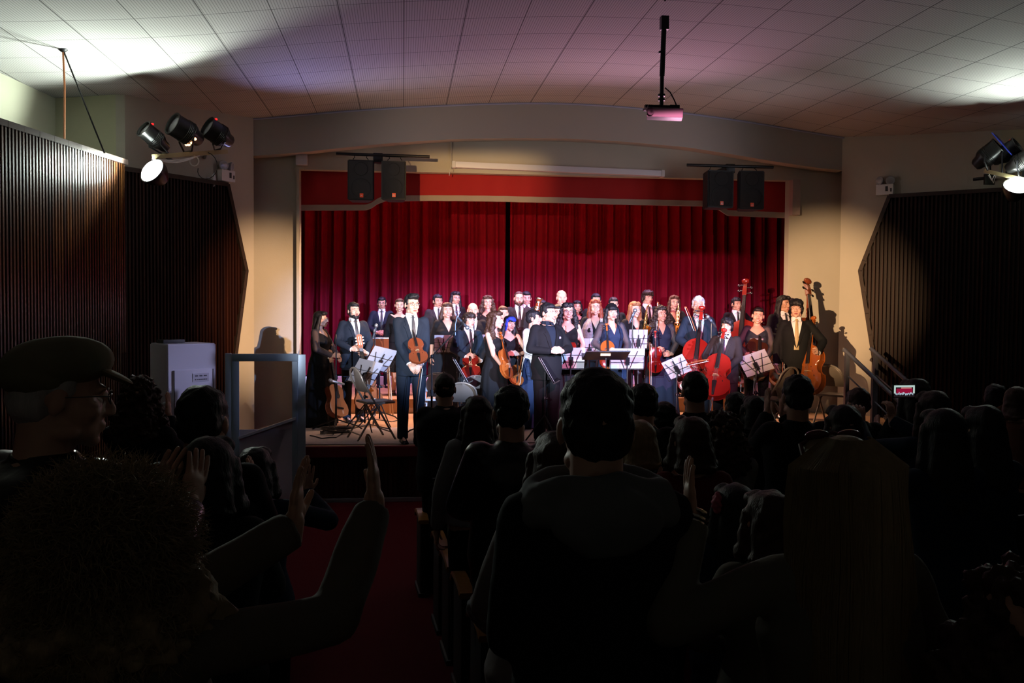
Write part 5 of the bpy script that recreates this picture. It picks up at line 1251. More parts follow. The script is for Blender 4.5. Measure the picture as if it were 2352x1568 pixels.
def sax(label, base, up, front, s=1.0, m=None, rz=0):
    t = thing('saxophone', label, 'saxophone', (0, 0, 0), 0, 'saxophones'); axes_to_euler(t, base, up, front); m = m or gold; t.scale = (s, s, s)
    bm = NB(); pts = [(0, -.12, .64), (0, -.06, .68), (0, 0, .66), (0, .0, .60), (0, .0, .30), (0, 0, .10), (0, -.02, .04), (0, -.07, .01), (0, -.12, .05), (0, -.14, .14), (0, -.16, .24), (0, -.18, .30), (0, -.185, .315)]
    tube(bm, pts, [.006, .008, .011, .012, .020, .028, .032, .035, .038, .042, .050, .068, .078], 18, cap=False); obj('tube_and_bell', bm, m, t)
    bm = NB(); 
    for i in range(7): z = .56-.07*i; M = Matrix.Translation((.0, -.022-.002*i, z)) @ Matrix.Rotation(R(90), 4, 'X'); lathe(bm, [(0, 0), (.014+.001*i, 0), (.014+.001*i, .006), (0, .006)], 12, M)
    for s_ in (-1, 1): tube(bm, [(s_*.028, -.015, .10), (s_*.024, -.015, .55)], .0035, 6)
    for i in range(3): M = Matrix.Translation((.045, -.14, .10+.07*i)) @ Matrix.Rotation(R(90), 4, 'Y'); lathe(bm, [(0, 0), (.022, 0), (.022, .006), (0, .006)], 12, M)
    obj('keys', bm, m, t)
    bm = NB(); tube(bm, [(0, -.115, .645), (0, -.17, .60)], [.010, .006], 10); obj('mouthpiece', bm, ebony, t); return t
# ================================================================== THE ORCHESTRA
random.seed(11)
W1 = dict(d=12.5)
D_ = 'orchestra members standing on stage'
person(735, 712, 12.5, 'woman in long black dress with very long black hair, standing leftmost on stage in profile', 'f', 68, 'dress', 'blacksoft', 'straight', 'black', 'hold', (8, 0, 0), glasses='thin', smile=True, sleeve='sheer', neck='scoop', fat=1.08)
person(812, 692, 13.0, 'bearded man in dark suit holding a guitar upright, left of the music stands', 'm', 22, 'suit', 'navy', 'short', 'black', 'hold', (6, -4, 0), fat=1.12, beard=True)
person(945, 672, 11.0, 'tall man in dark blue suit and glasses with a violin at the stage left edge', 'm', 12, 'suit', 'navy', 'quiff', 'black', 'claspl', (10, 0, 0), glasses='thin', sk=skin)
person(877, 680, 16.0, 'man in dark suit standing at the back by the curtain, behind the wooden desk', 'm', 0, 'suit', 'navy', 'short', 'black', 'clasp', glasses='thin', sk=skin_tan)
person(918, 683, 14.7, 'woman in black dress with bare neck, half hidden behind the tall violinist', 'f', 0, 'dress', 'blacksoft', 'bun', 'brown', 'down', smile=True, sleeve='long', neck='scoop', hem=.42, fat=1.1)
person(1005, 674, 15.2, 'young man in brown-grey suit and dark tie in the back row, left', 'm', 10, 'suit', 'charcoal', 'short', 'black', 'down', (8, 0, 0), sk=skin_tan)
person(1027, 692, 13.9, 'smiling woman in black short-sleeved top behind the pale sheet of music', 'f', 8, 'dress', 'blacksoft', 'bob', 'brown', 'down', smile=True, sleeve='elbow', neck='v', c2='navy', fat=1.12)
person(1045, 667, 15.9, 'dark-haired person with glasses, white collar and tie in the rear row against the curtain', 'f', 12, 'suit', 'black', 'halflong', 'black', 'down', (10, 0, 0), glasses='thin', sk=skin_tan)
person(1076, 716, 12.8, 'boy in grey-blue suit holding a small red cello behind the boom microphone', 'm', 15, 'suit', 'navy', 'floppy', 'darkbrown', 'hold', (18, -4, 0))
person(1086, 693, 14.0, 'bald man whose head shows above the boy with the boom microphone', 'm', 0, 'suit', 'black', 'bald', 'brown', 'down')
person(1120, 676, 14.9, 'tall woman with long wavy brown hair and glasses in black top, left of centre', 'f', 0, 'top', 'blacksoft', 'wavy', 'brown', 'clasp', smile=True, glasses='thin', neck='scoop', sleeve='elbow', c2='navy')
person(1155, 700, 13.9, 'woman with brown hair peeking out above the blue-haired player', 'f', 0, 'top', 'blacksoft', 'bun', 'brown', 'clasp', (10, 0, 0))
person(1136, 712, 11.6, 'woman with wavy brown hair in sleeveless black dress turned right, holding a viola', 'f', 52, 'dress', 'blacksoft', 'wavy', 'brown', 'claspl', (14, 0, 0), sleeve='none', neck='scoop')
person(1168, 722, 12.5, 'woman with blue fringe and black dress holding a small violin', 'f', 10, 'dress', 'blacksoft', 'bangs', 'black', 'claspmid', (12, 0, 6), sleeve='none', neck='scoop')
person(1192, 669, 15.0, 'man with dark beard, glasses and charcoal suit in the back row near the curtain parting', 'm', 0, 'suit', 'charcoal', 'crop', 'brown', 'down', glasses='thin', beard=True)
person(1209, 667, 15.7, 'smiling short-haired man at the rear just right of the bearded man with glasses', 'm', 0, 'suit', 'black', 'short', 'black', 'down', smile=True)
person(1224, 710, 12.4, 'player with short black hair turned away to the right in white floral sleeves', 'f', 50, 'dress', 'floral', 'short', 'black', 'clasp', (25, 0, 0), sleeve='long', neck='v', c2='blue')
person(1257, 693, 11.1, 'smiling conductor in open black jacket with hands clasped at centre stage', 'm', 20, 'suit', 'black', 'short', 'black', 'claspmid', (22, 0, 0), smile=True, fat=1.10, c2='navy', tie=None)
person(1246, 687, 15.8, 'shadowed player in the rear row right behind the bassoon bell', 'f', 0, 'suit', 'black', 'short', 'black', 'clasp', sk=skin_tan)
person(1290, 667, 14.8, 'tall man with pale grey hair and grey jacket in the back row at centre', 'm', 0, 'suit', 'grey', 'crop', 'sandy', 'down', fat=1.15, tie=None)
person(1281, 697, 13.6, 'dark-haired player mostly hidden left of the woman with long black waves', 'm', 0, 'suit', 'black', 'short', 'black', 'down')
person(1303, 692, 12.2, 'woman with long wavy black hair and round glasses in sleeveless black top holding a violin', 'f', -4, 'dress', 'blacksoft', 'wavy', 'black', 'hold', (6, 0, 0), smile=True, glasses='round', sleeve='none', neck='scoop')
person(1325, 688, 15.9, 'woman in black at the far back in purple light right of the grey-haired man', 'f', 0, 'top', 'blacksoft', 'bob', 'black', 'clasp', sleeve='long', neck='scoop', sk=skin_tan)
person(1369, 672, 15.4, 'short-haired man whose forehead shows above the red-haired woman', 'm', 0, 'suit', 'black', 'short', 'black', 'down')
person(1367, 684, 14.0, 'smiling woman with long red hair and glasses in a patterned silver jacket', 'f', -5, 'top', 'blacksoft', 'long', 'red', 'down', smile=True, glasses='thin', sleeve='long', neck='v', c2='black', fat=1.08)
person(1409, 681, 14.9, 'dark-haired player hidden behind the woman with a black fringe', 'm', 0, 'suit', 'black', 'short', 'black', 'down')
person(1405, 694, 12.7, 'woman with black fringe and sheer sleeves holding a viola upright, right of centre', 'f', 5, 'dress', 'blue', 'bangs', 'black', 'hold', smile=False, sleeve='sheer', neck='deep', fat=1.08)
person(1457, 690, 13.9, 'smiling woman with strawberry blond hair in black top holding a saxophone', 'f', 10, 'top', 'blacksoft', 'long', 'strawberry', 'sax', (6, 0, 0), smile=True, sleeve='elbow', neck='v')
person(1486, 665, 15.3, 'young man with floppy dark hair in black suit and white shirt in the back row', 'm', 10, 'suit', 'black', 'floppy', 'darkbrown', 'down', (8, 0, 0))
person(1519, 700, 13.6, 'smiling woman with curly dark hair in long blue dress holding a red violin', 'f', -4, 'dress', 'blue', 'curly', 'darkbrown', 'hold', (8, 0, -4), smile=True, sleeve='sheer', neck='deep', fat=1.06)
person(1548, 676, 14.8, 'woman with long light brown hair and glasses in black blouse behind the curly-haired violinist', 'f', 0, 'top', 'blacksoft', 'long', 'light_brown', 'sax', glasses='thin', sleeve='long', neck='v', fat=1.1)
person(1605, 678, 12.6, 'smiling silver-haired man in navy suit holding a big red cello', 'm', -8, 'suit', 'navy', 'quiff', 'grey', 'hold', (-12, 0, 0), smile=True, sk=skin_tan, tie='tiegrey', fat=1.08)
person(1668, 727, 11.7, 'boy in dark brown suit leaning on a red cello at the front right', 'm', -35, 'suit', 'charcoal', 'floppy', 'black', 'hold', (5, 0, 8), smile=True)
person(1691, 681, 15.0, 'man in black suit at the back playing a double bass, right of the silver-haired cellist', 'm', 0, 'suit', 'black', 'short', 'black', 'bass', (10, 0, 0), sk=skin_tan)
person(1740, 703, 12.7, 'woman in blue-lit black blouse with hair tied back behind a dark cello', 'f', -20, 'top', 'satin', 'pony', 'black', 'hold', (0, 0, 6), sleeve='sheer', neck='scoop', smile=True, fat=1.12)
person(1798, 676, 13.8, 'man with long black hair and white shirt under black suit in the right group', 'm', 10, 'suit', 'black', 'halflong', 'black', 'claspmid', (15, 0, 0), sk=skin_tan, tie='tie')
person(1830, 686, 12.2, 'young man in black suit and gold tie holding an orange cello, rightmost on stage', 'm', -20, 'suit', 'black', 'floppy', 'black', 'bass', (-6, -6, 0), tie='tiegold', fat=1.04)
# the blue fringe, the shawl and the lapel pin are their own pieces
for o in list(C.objects):
    if o.name.startswith('person') and 'blue fringe' in o.get('label', ''):
        bm = NB(); blob(bm, Vector((0, -.060, .062)), (.070, .042, .045)); blob(bm, Vector((-.068, -.02, -.02)), (.022, .045, .10)); b = remeshed(bm, .008, 1); displace(b, .008, 30); bmesh.ops.transform(b, matrix=head_M((12, 0, 6)), verts=b.verts)
        q = obj('hair_fringe', to_mesh(b, 'fringe'), hairmat('blue'), o); q['label'] = 'bright blue dyed fringe'
    if o.name.startswith('person') and 'conductor' in o.get('label', ''):
        bm = NB(); lathe(bm, [(0, 0), (.014, 0), (.014, .004), (0, .005)], 10, Matrix.Translation((.105, -.135, 1.30)) @ Matrix.Rotation(R(90), 4, 'X')); obj('lapel_pin', bm, mat('lilac_pin', (0.5, 0.35, 0.8), 0.4), o)
    if o.name.startswith('person') and 'patterned silver' in o.get('label', ''):
        obj('open_jacket', cached('lacejk', lambda: build_jacket('f', 'down', 1.10, .0135, False, .86, .020, .9)), fab['lace'], o)

def inst(kind, label, pb, pt, front, Lb, mt, group, sgn=1, endpin=False, topm=None, name=None):
    B = W(*pb); tot = Lb*{'violin': 1.65, 'cello': 1.65, 'bass': 1.70, 'guitar': 1.72}[kind] + (.185 if kind == 'guitar' else 0)
    r = ray(pt[0], pt[1]); o = EYE-B; a = r.dot(r); b = 2*r.dot(o); c = o.dot(o)-tot*tot; D = b*b-4*a*c
    t = (-b + (sgn*math.sqrt(D) if D > 0 else 0))/(2*a); up = (EYE+r*t)-B
    f = axis(front[0], 0, front[1]) ; f.z = front[2] if len(front) > 2 else 0
    nm = name or {'violin': 'violin', 'cello': 'cello', 'bass': 'double_bass', 'guitar': 'guitar'}[kind]
    return fiddle(nm, label, nm.replace('_', ' '), B, up, f, Lb, mt, kind, group, endpin, topm)
inst('violin', 'brown violin hanging in front of the tall man in dark blue suit', (964, 834, 10.62), (944, 742), (.25, -1), .355, var_brown, 'violins and violas')
inst('guitar', 'guitar held upright by the woman at the left, seen from its side', (777, 958, 12.25), (752, 806), (.8, -.55), .43, var_brown, 'guitars', 1, topm=spruce)
inst('guitar', 'orange-brown guitar held by the bearded man behind the music stands', (850, 940, 12.75), (822, 764), (.35, -1), .48, var_orange, 'guitars', 1)
inst('violin', 'orange viola held low by the woman with wavy brown hair', (1166, 868, 11.3), (1149, 762), (.75, -.6), .37, var_orange, 'violins and violas', name='viola')
inst('violin', 'small red cello in front of the boy behind the boom microphone', (1082, 866, 12.3), (1079, 783), (0, -1), .42, var_red, 'cellos', name='cello')
inst('violin', 'red-orange violin low in front of the blue-haired woman', (1186, 882, 12.2), (1188, 813), (.2, -1), .31, var_orange, 'violins and violas')
inst('violin', 'red violin held by the woman with round glasses, behind the grey sheet', (1314, 826, 11.9), (1301, 758), (.1, -1), .34, var_red, 'violins and violas')
inst('violin', 'orange viola held upright by the woman with black fringe', (1397, 846, 12.4), (1393, 742), (.05, -1), .37, var_orange, 'violins and violas', name='viola')
inst('violin', 'red violin held upright against the long blue dress', (1505, 856, 13.25), (1505, 757), (0, -1), .355, var_red, 'violins and violas')
inst('cello', 'big red cello leaning against the silver-haired man', (1588, 902, 12.2), (1612, 703), (-.15, -1), .70, var_red, 'cellos', 1, True)
inst('cello', 'red cello tilted in front of the boy in dark brown suit', (1637, 914, 11.1), (1664, 757), (-.35, -1), .60, var_red, 'cellos', 1, .16)
inst('bass', 'red double bass at the back, its neck rising beside the man in black suit', (1702, 884, 14.35), (1715, 643), (-.5, -1), 1.0, mat('deep_red_varnish', (.16, .010, .006), .2), 'double basses', 1, .10)
inst('cello', 'dark cello in front of the woman in blue-lit blouse', (1733, 868, 12.3), (1744, 729), (.05, -1), .60, mat('dark_varnish', (.05, .015, .008), .15), 'cellos', 1, True)
inst('cello', 'orange cello standing beside the rightmost young man', (1861, 905, 11.95), (1872, 727), (-.9, -.7), .62, var_orange, 'cellos', 1, True)
inst('bass', 'dark double bass whose scroll rises behind the rightmost young man', (1842, 884, 13.0), (1848, 643), (.5, -1), 1.0, var_brown, 'double basses', 1, .10)
inst('cello', 'red-brown cello body low behind the empty folding chair, below the long-haired man', (1789, 884, 13.0), (1787, 770), (0, -1), .48, var_orange, 'cellos', 1, True)
bow('bow held vertically by the tall man in dark blue suit', W(967, 842, 10.7), W(953, 948, 10.75))
bow('bow hanging from the blue-haired woman\'s hand', W(1199, 818, 12.0), W(1190, 884, 12.1))
bow('bow held vertically against the long blue dress', W(1493, 786, 13.1), W(1492, 906, 13.2))
bow('bow pointing left from the hand of the boy in dark brown suit', W(1628, 825, 11.2), W(1577, 836, 11.3), thick=.006)
bow('bow held down by the rightmost young man', W(1798, 832, 12.0), W(1795, 938, 11.9))
bow('bow leaning against the neck of the big red cello', W(1598, 760, 12.0), W(1576, 704, 12.1))
bow('bow tip showing above the curly-haired violinist', W(1512, 760, 13.5), W(1513, 694, 13.7))
bow('bow held by the woman with round glasses', W(1297, 786, 11.9), W(1300, 748, 11.95))
sax('gold saxophone held by the woman with strawberry blond hair', W(1474, 792, 13.65), W(1484, 722, 13.7)-W(1474, 792, 13.65), axis(.3, 0, -1), .85)
sax('gold saxophone held by the woman with light brown hair', W(1553, 786, 14.5), W(1557, 720, 14.5)-W(1553, 786, 14.5), axis(-.1, 0, -1), .85)
# bassoon
t = thing('bassoon', 'dark red bassoon with silver rings rising behind the conductor', 'bassoon', W(1212, 812, 14.4)); v = W(1240, 681, 14.4)-t.location; M = fromto(Vector((0, 0, 0)), v).to_4x4(); L = v.length
bm = NB(); lathe(bm, [(.03, 0), (.034, L*.4), (.034, L*.72), (.045, L*.80), (.036, L*.83), (.034, L*.92), (.05, L*.97), (.038, L*.965), (0, L*.9)], 18, M); obj('joints', bm, var_brown, t)
bm = NB()
for a, r in ((.40, .040), (.78, .062), (.815, .054), (.90, .044), (.965, .056)): lathe(bm, [(r*.8, L*(a-.014)), (r, L*(a-.01)), (r, L*(a+.01)), (r*.8, L*(a+.014))], 18, M)
obj('ring', bm, silver, t)
# clarinet
t = thing('clarinet', 'black clarinet with silver keys held by the woman at the far back', 'clarinet', W(1342, 768, 15.3)); v = W(1330, 738, 15.4)-t.location; M = fromto(Vector((0, 0, 0)), v).to_4x4()
bm = NB(); lathe(bm, [(.03, 0), (.015, .06), (.013, .2), (.013, .33), (.006, .38)], 14, M); obj('clarinet_body', bm, ebony, t)
bm = NB()
for i in range(5): lathe(bm, [(.012, .07+i*.05), (.017, .075+i*.05), (.017, .085+i*.05), (.012, .09+i*.05)], 12, M)
obj('keys', bm, silver, t)

# ---- stands
wire_stand('wire music stand with a slanting lit sheet, nearest the leftmost guitar', 838, 862, 12.0, face=215, roll=-14, tilt=28, sheetl='pair of pages slanting on the lower of the two left stands', sw=.40, sh=.33)
wire_stand('wire music stand behind it with a higher slanting sheet, by the wooden desk', 872, 832, 12.5, face=215, roll=-14, tilt=28, sheetl='pair of pages slanting on the higher of the two left stands', sw=.40, sh=.33)
wire_stand('wire music stand with a pale sheet below the smiling woman in short-sleeved top', 1019, 794, 13.3, .26, .2, 180, 8, False, 'single pale sheet below the smiling woman in black top', .26, .24)
wire_stand('wire music stand with pale sheets behind the woman in sleeveless dress', 1111, 794, 13.4, .36, .2, 180, 8, False, 'pale sheet partly hidden by the woman in sleeveless dress', .34, .25)
wire_stand('black desk music stand turned sideways beside the boy with the boom microphone', 1056, 850, 11.7, .46, .34, 88, 30, True, 'white page seen edge-on beside the boy with the small cello', .40, .31)
wire_stand('black desk music stand turned sideways in front of the conductor', 1252, 848, 10.9, .46, .34, 84, 30, True, 'white page seen edge-on in front of the conductor', .40, .31)
wire_stand('wire music stand with a grey shaded sheet just right of the conductor', 1311, 826, 11.7, .42, .24, 184, 12, False, 'grey shaded double page just right of the conductor', .36, .26)
wire_stand('wire music stand with a bright blue-lit sheet behind the conductor\'s stand', 1354, 806, 12.6, .34, .2, 178, 10, False, 'bright blue-lit page behind the conductor\'s stand', .25, .26)
wire_stand('wide black conductor\'s stand lying nearly flat at the centre', 1392, 816, 11.2, .52, .30, 180, 68, True)
wire_stand('wire music stand with a wide white sheet, right of the conductor\'s stand', 1441, 827, 12.0, .42, .24, 176, 12, False, 'wide white double page right of the conductor\'s stand', .44, .26)
wire_stand('wire music stand with a white sheet below the saxophonist with strawberry blond hair', 1466, 785, 13.1, .30, .2, 180, 8, False, 'white page below the saxophonist with strawberry blond hair', .26, .26)
wire_stand('wire music stand with a tilted sheet in front of the big red cello', 1555, 846, 11.6, .36, .22, 150, 22, False, 'tilted grey page in front of the big red cello', .30, .24, roll=26)
wire_stand('wire music stand with a tilted sheet in front of the dark cello', 1737, 838, 11.6, .42, .26, 150, 24, False, 'tilted lilac double page in front of the dark cello', .36, .28, roll=22)
bm = NB(); c = W(1391, 813, 11.12); box(bm, c, (.12, .004, .045), rotm('X', 20)); tag(obj('wooden_plate', bm, bridgew), 'small pale wooden plate on the conductor\'s stand', 'plate')
# mic stands
p = W(772, 764, 11.9)
mic_stand('tall microphone stand at the left front, in front of the leftmost woman', 772, 760, 11.9, p.z-ZS-.02, mic=None)
mt_ = thing('microphone', 'silver microphone clipped low on the left front stand, by the guitar', 'microphone', W(768, 876, 11.85), 0, 'microphones'); v = Vector((-1, -.2, .3)).normalized(); M = fromto(Vector((0, 0, 0)), v).to_4x4()
bm = NB(); lathe(bm, [(.010, -.13), (.013, -.12), (.017, .02), (.019, .03)], 14, M); obj('microphone_body', bm, mat('mic_silver', (.5, .52, .55), .3, .7), mt_); bm = NB(); blob(bm, v*.05, (.026, .026, .026), seg=14); obj('microphone_grille', bm, mat('mic_grille', (0.35, 0.38, 0.42), 0.35, 0.8), mt_)
q = W(1063, 720, 11.6)
mic_stand('boom microphone stand reaching up in front of the boy in grey-blue suit', 992, 830, 11.6, W(1003, 818, 11.6).z-ZS, boom=W(1064, 742, 11.6), mic=(.65, -.3, -.72), micl='microphone at the end of the raised boom, in front of the boy\'s face', mici=[W(1058, 716, 11.6), W(1050, 728, 11.6), W(1046, 745, 11.6), W(1046, 770, 11.6)])
mic_stand('tall black microphone stand right of centre, left of the curly-haired violinist', 1453, 728, 12.3, W(1450, 725, 12.3).z-ZS, mic=(.45, 0, 1), micl='slim silver microphone on the tall stand right of centre')
mic_stand('microphone stand in front of the silver-haired man', 1634, 740, 12.1, W(1630, 738, 12.1).z-ZS, mic=(-.5, 0, .6), micl='blue-lit microphone near the silver-haired man\'s chin')
mic_stand('microphone stand between the bearded man and the wooden desk', 861, 752, 13.0, W(862, 760, 13.0).z-ZS, mic=(.25, 0, 1), micl='microphone pointing up left of the wooden desk')
# chairs
fold_chair('beige folding chair seen from its side at the left front of the stage', 858, 876, 11.3, 112)
fold_chair('folding chair with a rounded shiny back, left of the sleeveless woman', 1084, 860, 12.1, 190, s=.84, m=mat('shiny_chair', (.35, .38, .42), .25, .6))
fold_chair('folding chair nearer the audience left of centre, behind the dark balding head', 1072, 886, 11.2, 160, s=.82)
fold_chair('pale folding chair behind the boom microphone stand', 1008, 826, 12.3, 175, s=.86, m=mat('pale_chair', (.6, .58, .6), .4))
fold_chair('cream folding chair in front of the rightmost young man', 1778, 862, 12.0, 215)
fold_chair('beige folding chair standing alone by the right wall and handrail', 1918, 848, 12.6, 130)
# wooden desk
a = W(848, 776, 13.6); b = W(893, 813, 13.6); t = thing('wooden_desk', 'small brown wooden desk on thin easel legs at the left rear of the stage', 'desk', ((a.x+b.x)/2, a.y, ZS)); h_ = a.z-b.z
bm = NB(); box(bm, (0, 0, b.z-ZS+h_/2), (b.x-a.x, .05, h_), rotm('X', 14), bev=.006); obj('desk_board', bm, var_brown, t)
bm = NB(); box(bm, (0, -.03, b.z-ZS+h_), (b.x-a.x, .09, .012)); obj('desk_ledge', bm, mat('pale_edge', (.5, .5, .6), .4), t)
bm = NB()
for x, x2 in ((-.1, -.16), (.1, .16), (.12, .20)): tube(bm, [(x, 0, b.z-ZS+.02), (x2, .1 if x2 == .16 else -.02, .01)], .011, 6)
obj('easel_legs', bm, bridgew, t)
# rug, cable coil, cables
bm = NB(); box(bm, (WZ(880, 980, ZS).x+.55, 11.65, ZS+.006), (3.2, 1.45, .012), bev=.004); tag(obj('stage_rug', bm, mat('beige_rug', (.42, .35, .33), .95, noise_amt=.25, nscale=30, bump=.3, bscale=90)), 'flat beige grey rug covering the front left of the stage', 'rug')
bm = NB(); c = WZ(772, 998, ZS); pts = []
for i in range(120): a = i*PI/10; r_ = .12+.03*math.sin(i*.7); pts.append((c.x+r_*1.3*math.cos(a), c.y+r_*math.sin(a), ZS+.022+.0006*i))
tube(bm, pts, .007, 6); tag(obj('cable_coil', bm, black_plastic), 'coil of black cable lying under the left front microphone stand', 'cable')
for i, (pts, lab) in enumerate((([(800, 970), (850, 962), (900, 968), (940, 958)], 'black cable running along the stage floor behind the side-on folding chair'), ([(712, 1000), (740, 1006), (772, 1004), (800, 985), (850, 975), (900, 985)], 'black cable snaking across the rug at the left front'), ([(1450, 935), (1480, 930), (1510, 940), (1540, 925), (1580, 930)], 'black cable crossing the lit boards right of centre'))):
    P = [WZ(x, y, ZS+.02) for x, y in pts]; Q = []
    for k in range(len(P)-1):
        for s in range(8): u = s/8; Q.append(P[k].lerp(P[k+1], u)+Vector((0, .02*math.sin((k+u)*5), 0)))
    bm = NB(); tube(bm, Q, .007, 6); tag(obj('floor_cable', bm, black_plastic), lab, 'cable')

# ================================================================== THE AUDIENCE
A = dict(aud=True)
def aud(px, top, d, label, sex='m', out='coat', c='black', hair='short', hc='darkbrown', arms='clap', face=180, head=(0, 0, 0), fat=1.0, **k):
    k.setdefault('vox', .0135); return person(px, top, d, label, sex, face, out, c, hair, hc, arms, head, fat, aud=True, **k)
capman = aud(112, 785, 2.3, 'man in olive flat cap and glasses in the left foreground, turned half right', 'm', 'coat', 'leather', 'crop', 'grey', 'clap', 150, (-38, 4, 0), 1.15, vox=.010, glasses='thin', wide=1.05)
bm = NB(); hM = head_M((-38, 4, 0))
blob(bm, (0, .012, .075), (.098, .118, .062), rotm("X", -10)); blob(bm, (0, .045, .045), (.092, .085, .055)); b = remeshed(bm, .007, 3); displace(b, .004, 18); bmesh.ops.transform(b, matrix=hM, verts=b.verts)
cp = obj('flat_cap', to_mesh(b, 'cap'), fab['wool'], capman)
bm = NB(); blob(bm, (0, -.098, .055), (.070, .052, .010), rotm('X', 24)); bmesh.ops.transform(bm, matrix=hM, verts=bm.verts); obj('cap_peak', bm, fab['wool'], cp)
# foreground curly hair
curly = aud(250, 1072, 1.6, 'person with big curly brown hair and pale sweater clapping in the lower left corner', 'f', 'coat', 'beige', 'big', 'blond', {-1: ((-.44, -.30, 1.60), (-.6, .2, -1), (.05, -.15, 1), (1, 0, 0), 'flat'), 1: ((-.34, -.34, 1.58), (.6, -.2, -1), (-.1, -.1, 1), (-1, 0, 0), 'flat')}, 176, (0, 0, 0), 1.05, vox=.010)
def strands(n, c, r, L, curl, seed, hfun=None, thick=.0011):
    rnd = random.Random(seed); bm = NB()
    for i in range(n):
        z = rnd.uniform(-.6, 1); a = rnd.uniform(0, 2*PI); q = math.sqrt(max(0, 1-z*z)); v = Vector((q*math.cos(a), q*math.sin(a), z))
        if v.y < -.5 and z < .55: continue
        p = Vector(c)+Vector((v.x*r[0], v.y*r[1], v.z*r[2])); pts = [p]; dr = v.copy()
        for s in range(6):
            dr = (dr+Vector((rnd.uniform(-1, 1), rnd.uniform(-1, 1), rnd.uniform(-1, 1)-.15))*curl).normalized(); p = p+dr*(L/6); pts.append(p)
        tube(bm, pts, [thick, thick, thick, thick*.9, thick*.8, thick*.6, thick*.3], 3, cap=False)
    return bm
bm = strands(5200, HC+Vector((0, .03, .01)), (.118, .118, .105), .075, .75, 5); bm2 = strands(3000, HC+Vector((0, .05, -.12)), (.135, .085, .13), .06, .8, 6)
obj('hair_curls', bm, hairmat('blond'), curly); obj('hair_curls', bm2, hairmat('blond'), curly)
aud(465, 880, 3.2, 'man with short dark hair clapping in front of the white lift cabinet', 'm', 'coat', 'black', 'short', 'black', 'clap', 172, fat=1.05)
aud(478, 995, 2.85, 'woman in dark coat with a shiny hair clip, below the man by the lift cabinet', 'f', 'coat', 'darkgreen', 'bob', 'black', 'clap', 178)
aud(585, 1022, 4.0, 'child with raised open hands in blue and red sleeves in front of the lift gate', 'f', 'coat', 'bluecoat', 'bob', 'black', {-1: ((-.20, -.34, 1.42), (-.9, .2, -.6), (-.05, -.1, 1), (.2, -1, 0), 'flat'), 1: ((.03, -.36, 1.36), (.9, .2, -.7), (-.1, -.2, 1), (-1, 0, 0), 'flat')}, 178)
aud(318, 862, 5.2, 'person with brown curly hair seen dimly left of the lift cabinet', 'f', 'coat', 'black', 'curly', 'brown', 'claphigh', 175)
aud(1022, 857, 7.2, 'balding man in black jacket standing close to the stage left of centre', 'm', 'coat', 'black', 'crop', 'darkbrown', 'clap', 182, fat=1.2)
aud(1097, 905, 5.4, 'woman with long dark hair and a pale sleeve beside the aisle seats', 'f', 'top', 'paleshirt', 'long', 'darkbrown', 'down', 180, sleeve='long')
aud(1175, 880, 4.3, 'man in black leather jacket with bare neck, left of the tall man in grey hoodie', 'm', 'coat', 'leather', 'short', 'black', 'clasp', 180, fat=1.08)
hood = aud(1370, 840, 2.15, 'tall man in black coat with a grey hood in the centre foreground', 'm', 'coat', 'black', 'short', 'black', {s: ((s*.06, -.27, 1.10), (s*.35, .25, -1), (-s*.6, -.5, .1), (0, .5, -.2), 'curl') for s in (-1, 1)}, 180, fat=1.04, vox=.010)
bm = NB(); 
for i in range(3): tube(bm, [(.14*math.sin(a)*(1+.1*i), .035-.085*math.cos(a)*(-1)*(1+.12*i)-.02, 1.475-.026*i+.012*math.cos(2*a)) for a in [2*PI*k/24 for k in range(24)]], .030, 10, closed=True)
blob(bm, (0, .125, 1.42), (.125, .055, .075)); b = remeshed(bm, .008, 4); displace(b, .012, 14); obj('hood', to_mesh(b, 'hood'), fab['hoodie'], hood)
aud(1285, 985, 2.9, 'person in pale puffer jacket mostly hidden behind the tall man with grey hood', 'f', 'coat', 'puffer', 'long', 'brown', {-1: ((-.10, -.30, 1.10), (-.5, .3, -1), (.5, -.6, .3), (1, 0, 0), 'curl'), 1: ((.14, -.27, 1.08), (.55, .3, -1), (-.5, -.6, 0), (-1, 0, 0), 'curl')}, 180, fat=1.2, wide=1.05)
blonde = aud(1940, 990, 2.05, 'woman with long straight light hair and sunglasses on her head clapping in the right foreground', 'f', 'coat', 'khaki', 'straight', 'blond', {-1: ((-.12, -.30, 1.30), (-.9, .3, -.6), (.1, -.4, .9), (1, 0, 0), 'flat'), 1: ((.30, -.16, 1.50), (.8, .3, -1), (.05, -.15, 1), (-1, .1, 0), 'flat')}, 181, fat=1.1, vox=.010)
rnd = random.Random(4); bm = NB()
for i in range(1500):
    a = rnd.uniform(-1.75, 1.75); r_ = 1.0+rnd.uniform(-.02, .05); x = math.sin(a); y = math.cos(a); top_ = Vector((x*.05, .02+y*.06, .128)); pts = []
    for s in range(9):
        u = s/8; z = .125-.50*u*(1+.12*rnd.random()*(s == 8)); rr = (.05+.078*min(1, u*9)**.55)*r_*(1+.06*math.sin(u*7+a*3)); yy = (.05+.055*min(1, u*9)**.55)*r_
        pts.append(HC+Vector((x*(rr+.012*u), .025+y*yy+.03*u, z)))
    tube(bm, pts, .0013, 3, cap=False)
obj('hair_strands', bm, hairmat('blond'), blonde)
bm = NB(); tube(bm, [HC+Vector((-.085, -.01, .055)), HC+Vector((-.078, -.055, .095)), HC+Vector((-.04, -.066, .112)), HC+Vector((0, -.062, .122)), HC+Vector((.04, -.066, .112)), HC+Vector((.078, -.055, .095)), HC+Vector((.085, -.01, .055))], .006, 8)
for s in (-1, 1): blob(bm, HC+Vector((s*.038, -.055, .117)), (.030, .020, .012), rotm('X', 30))
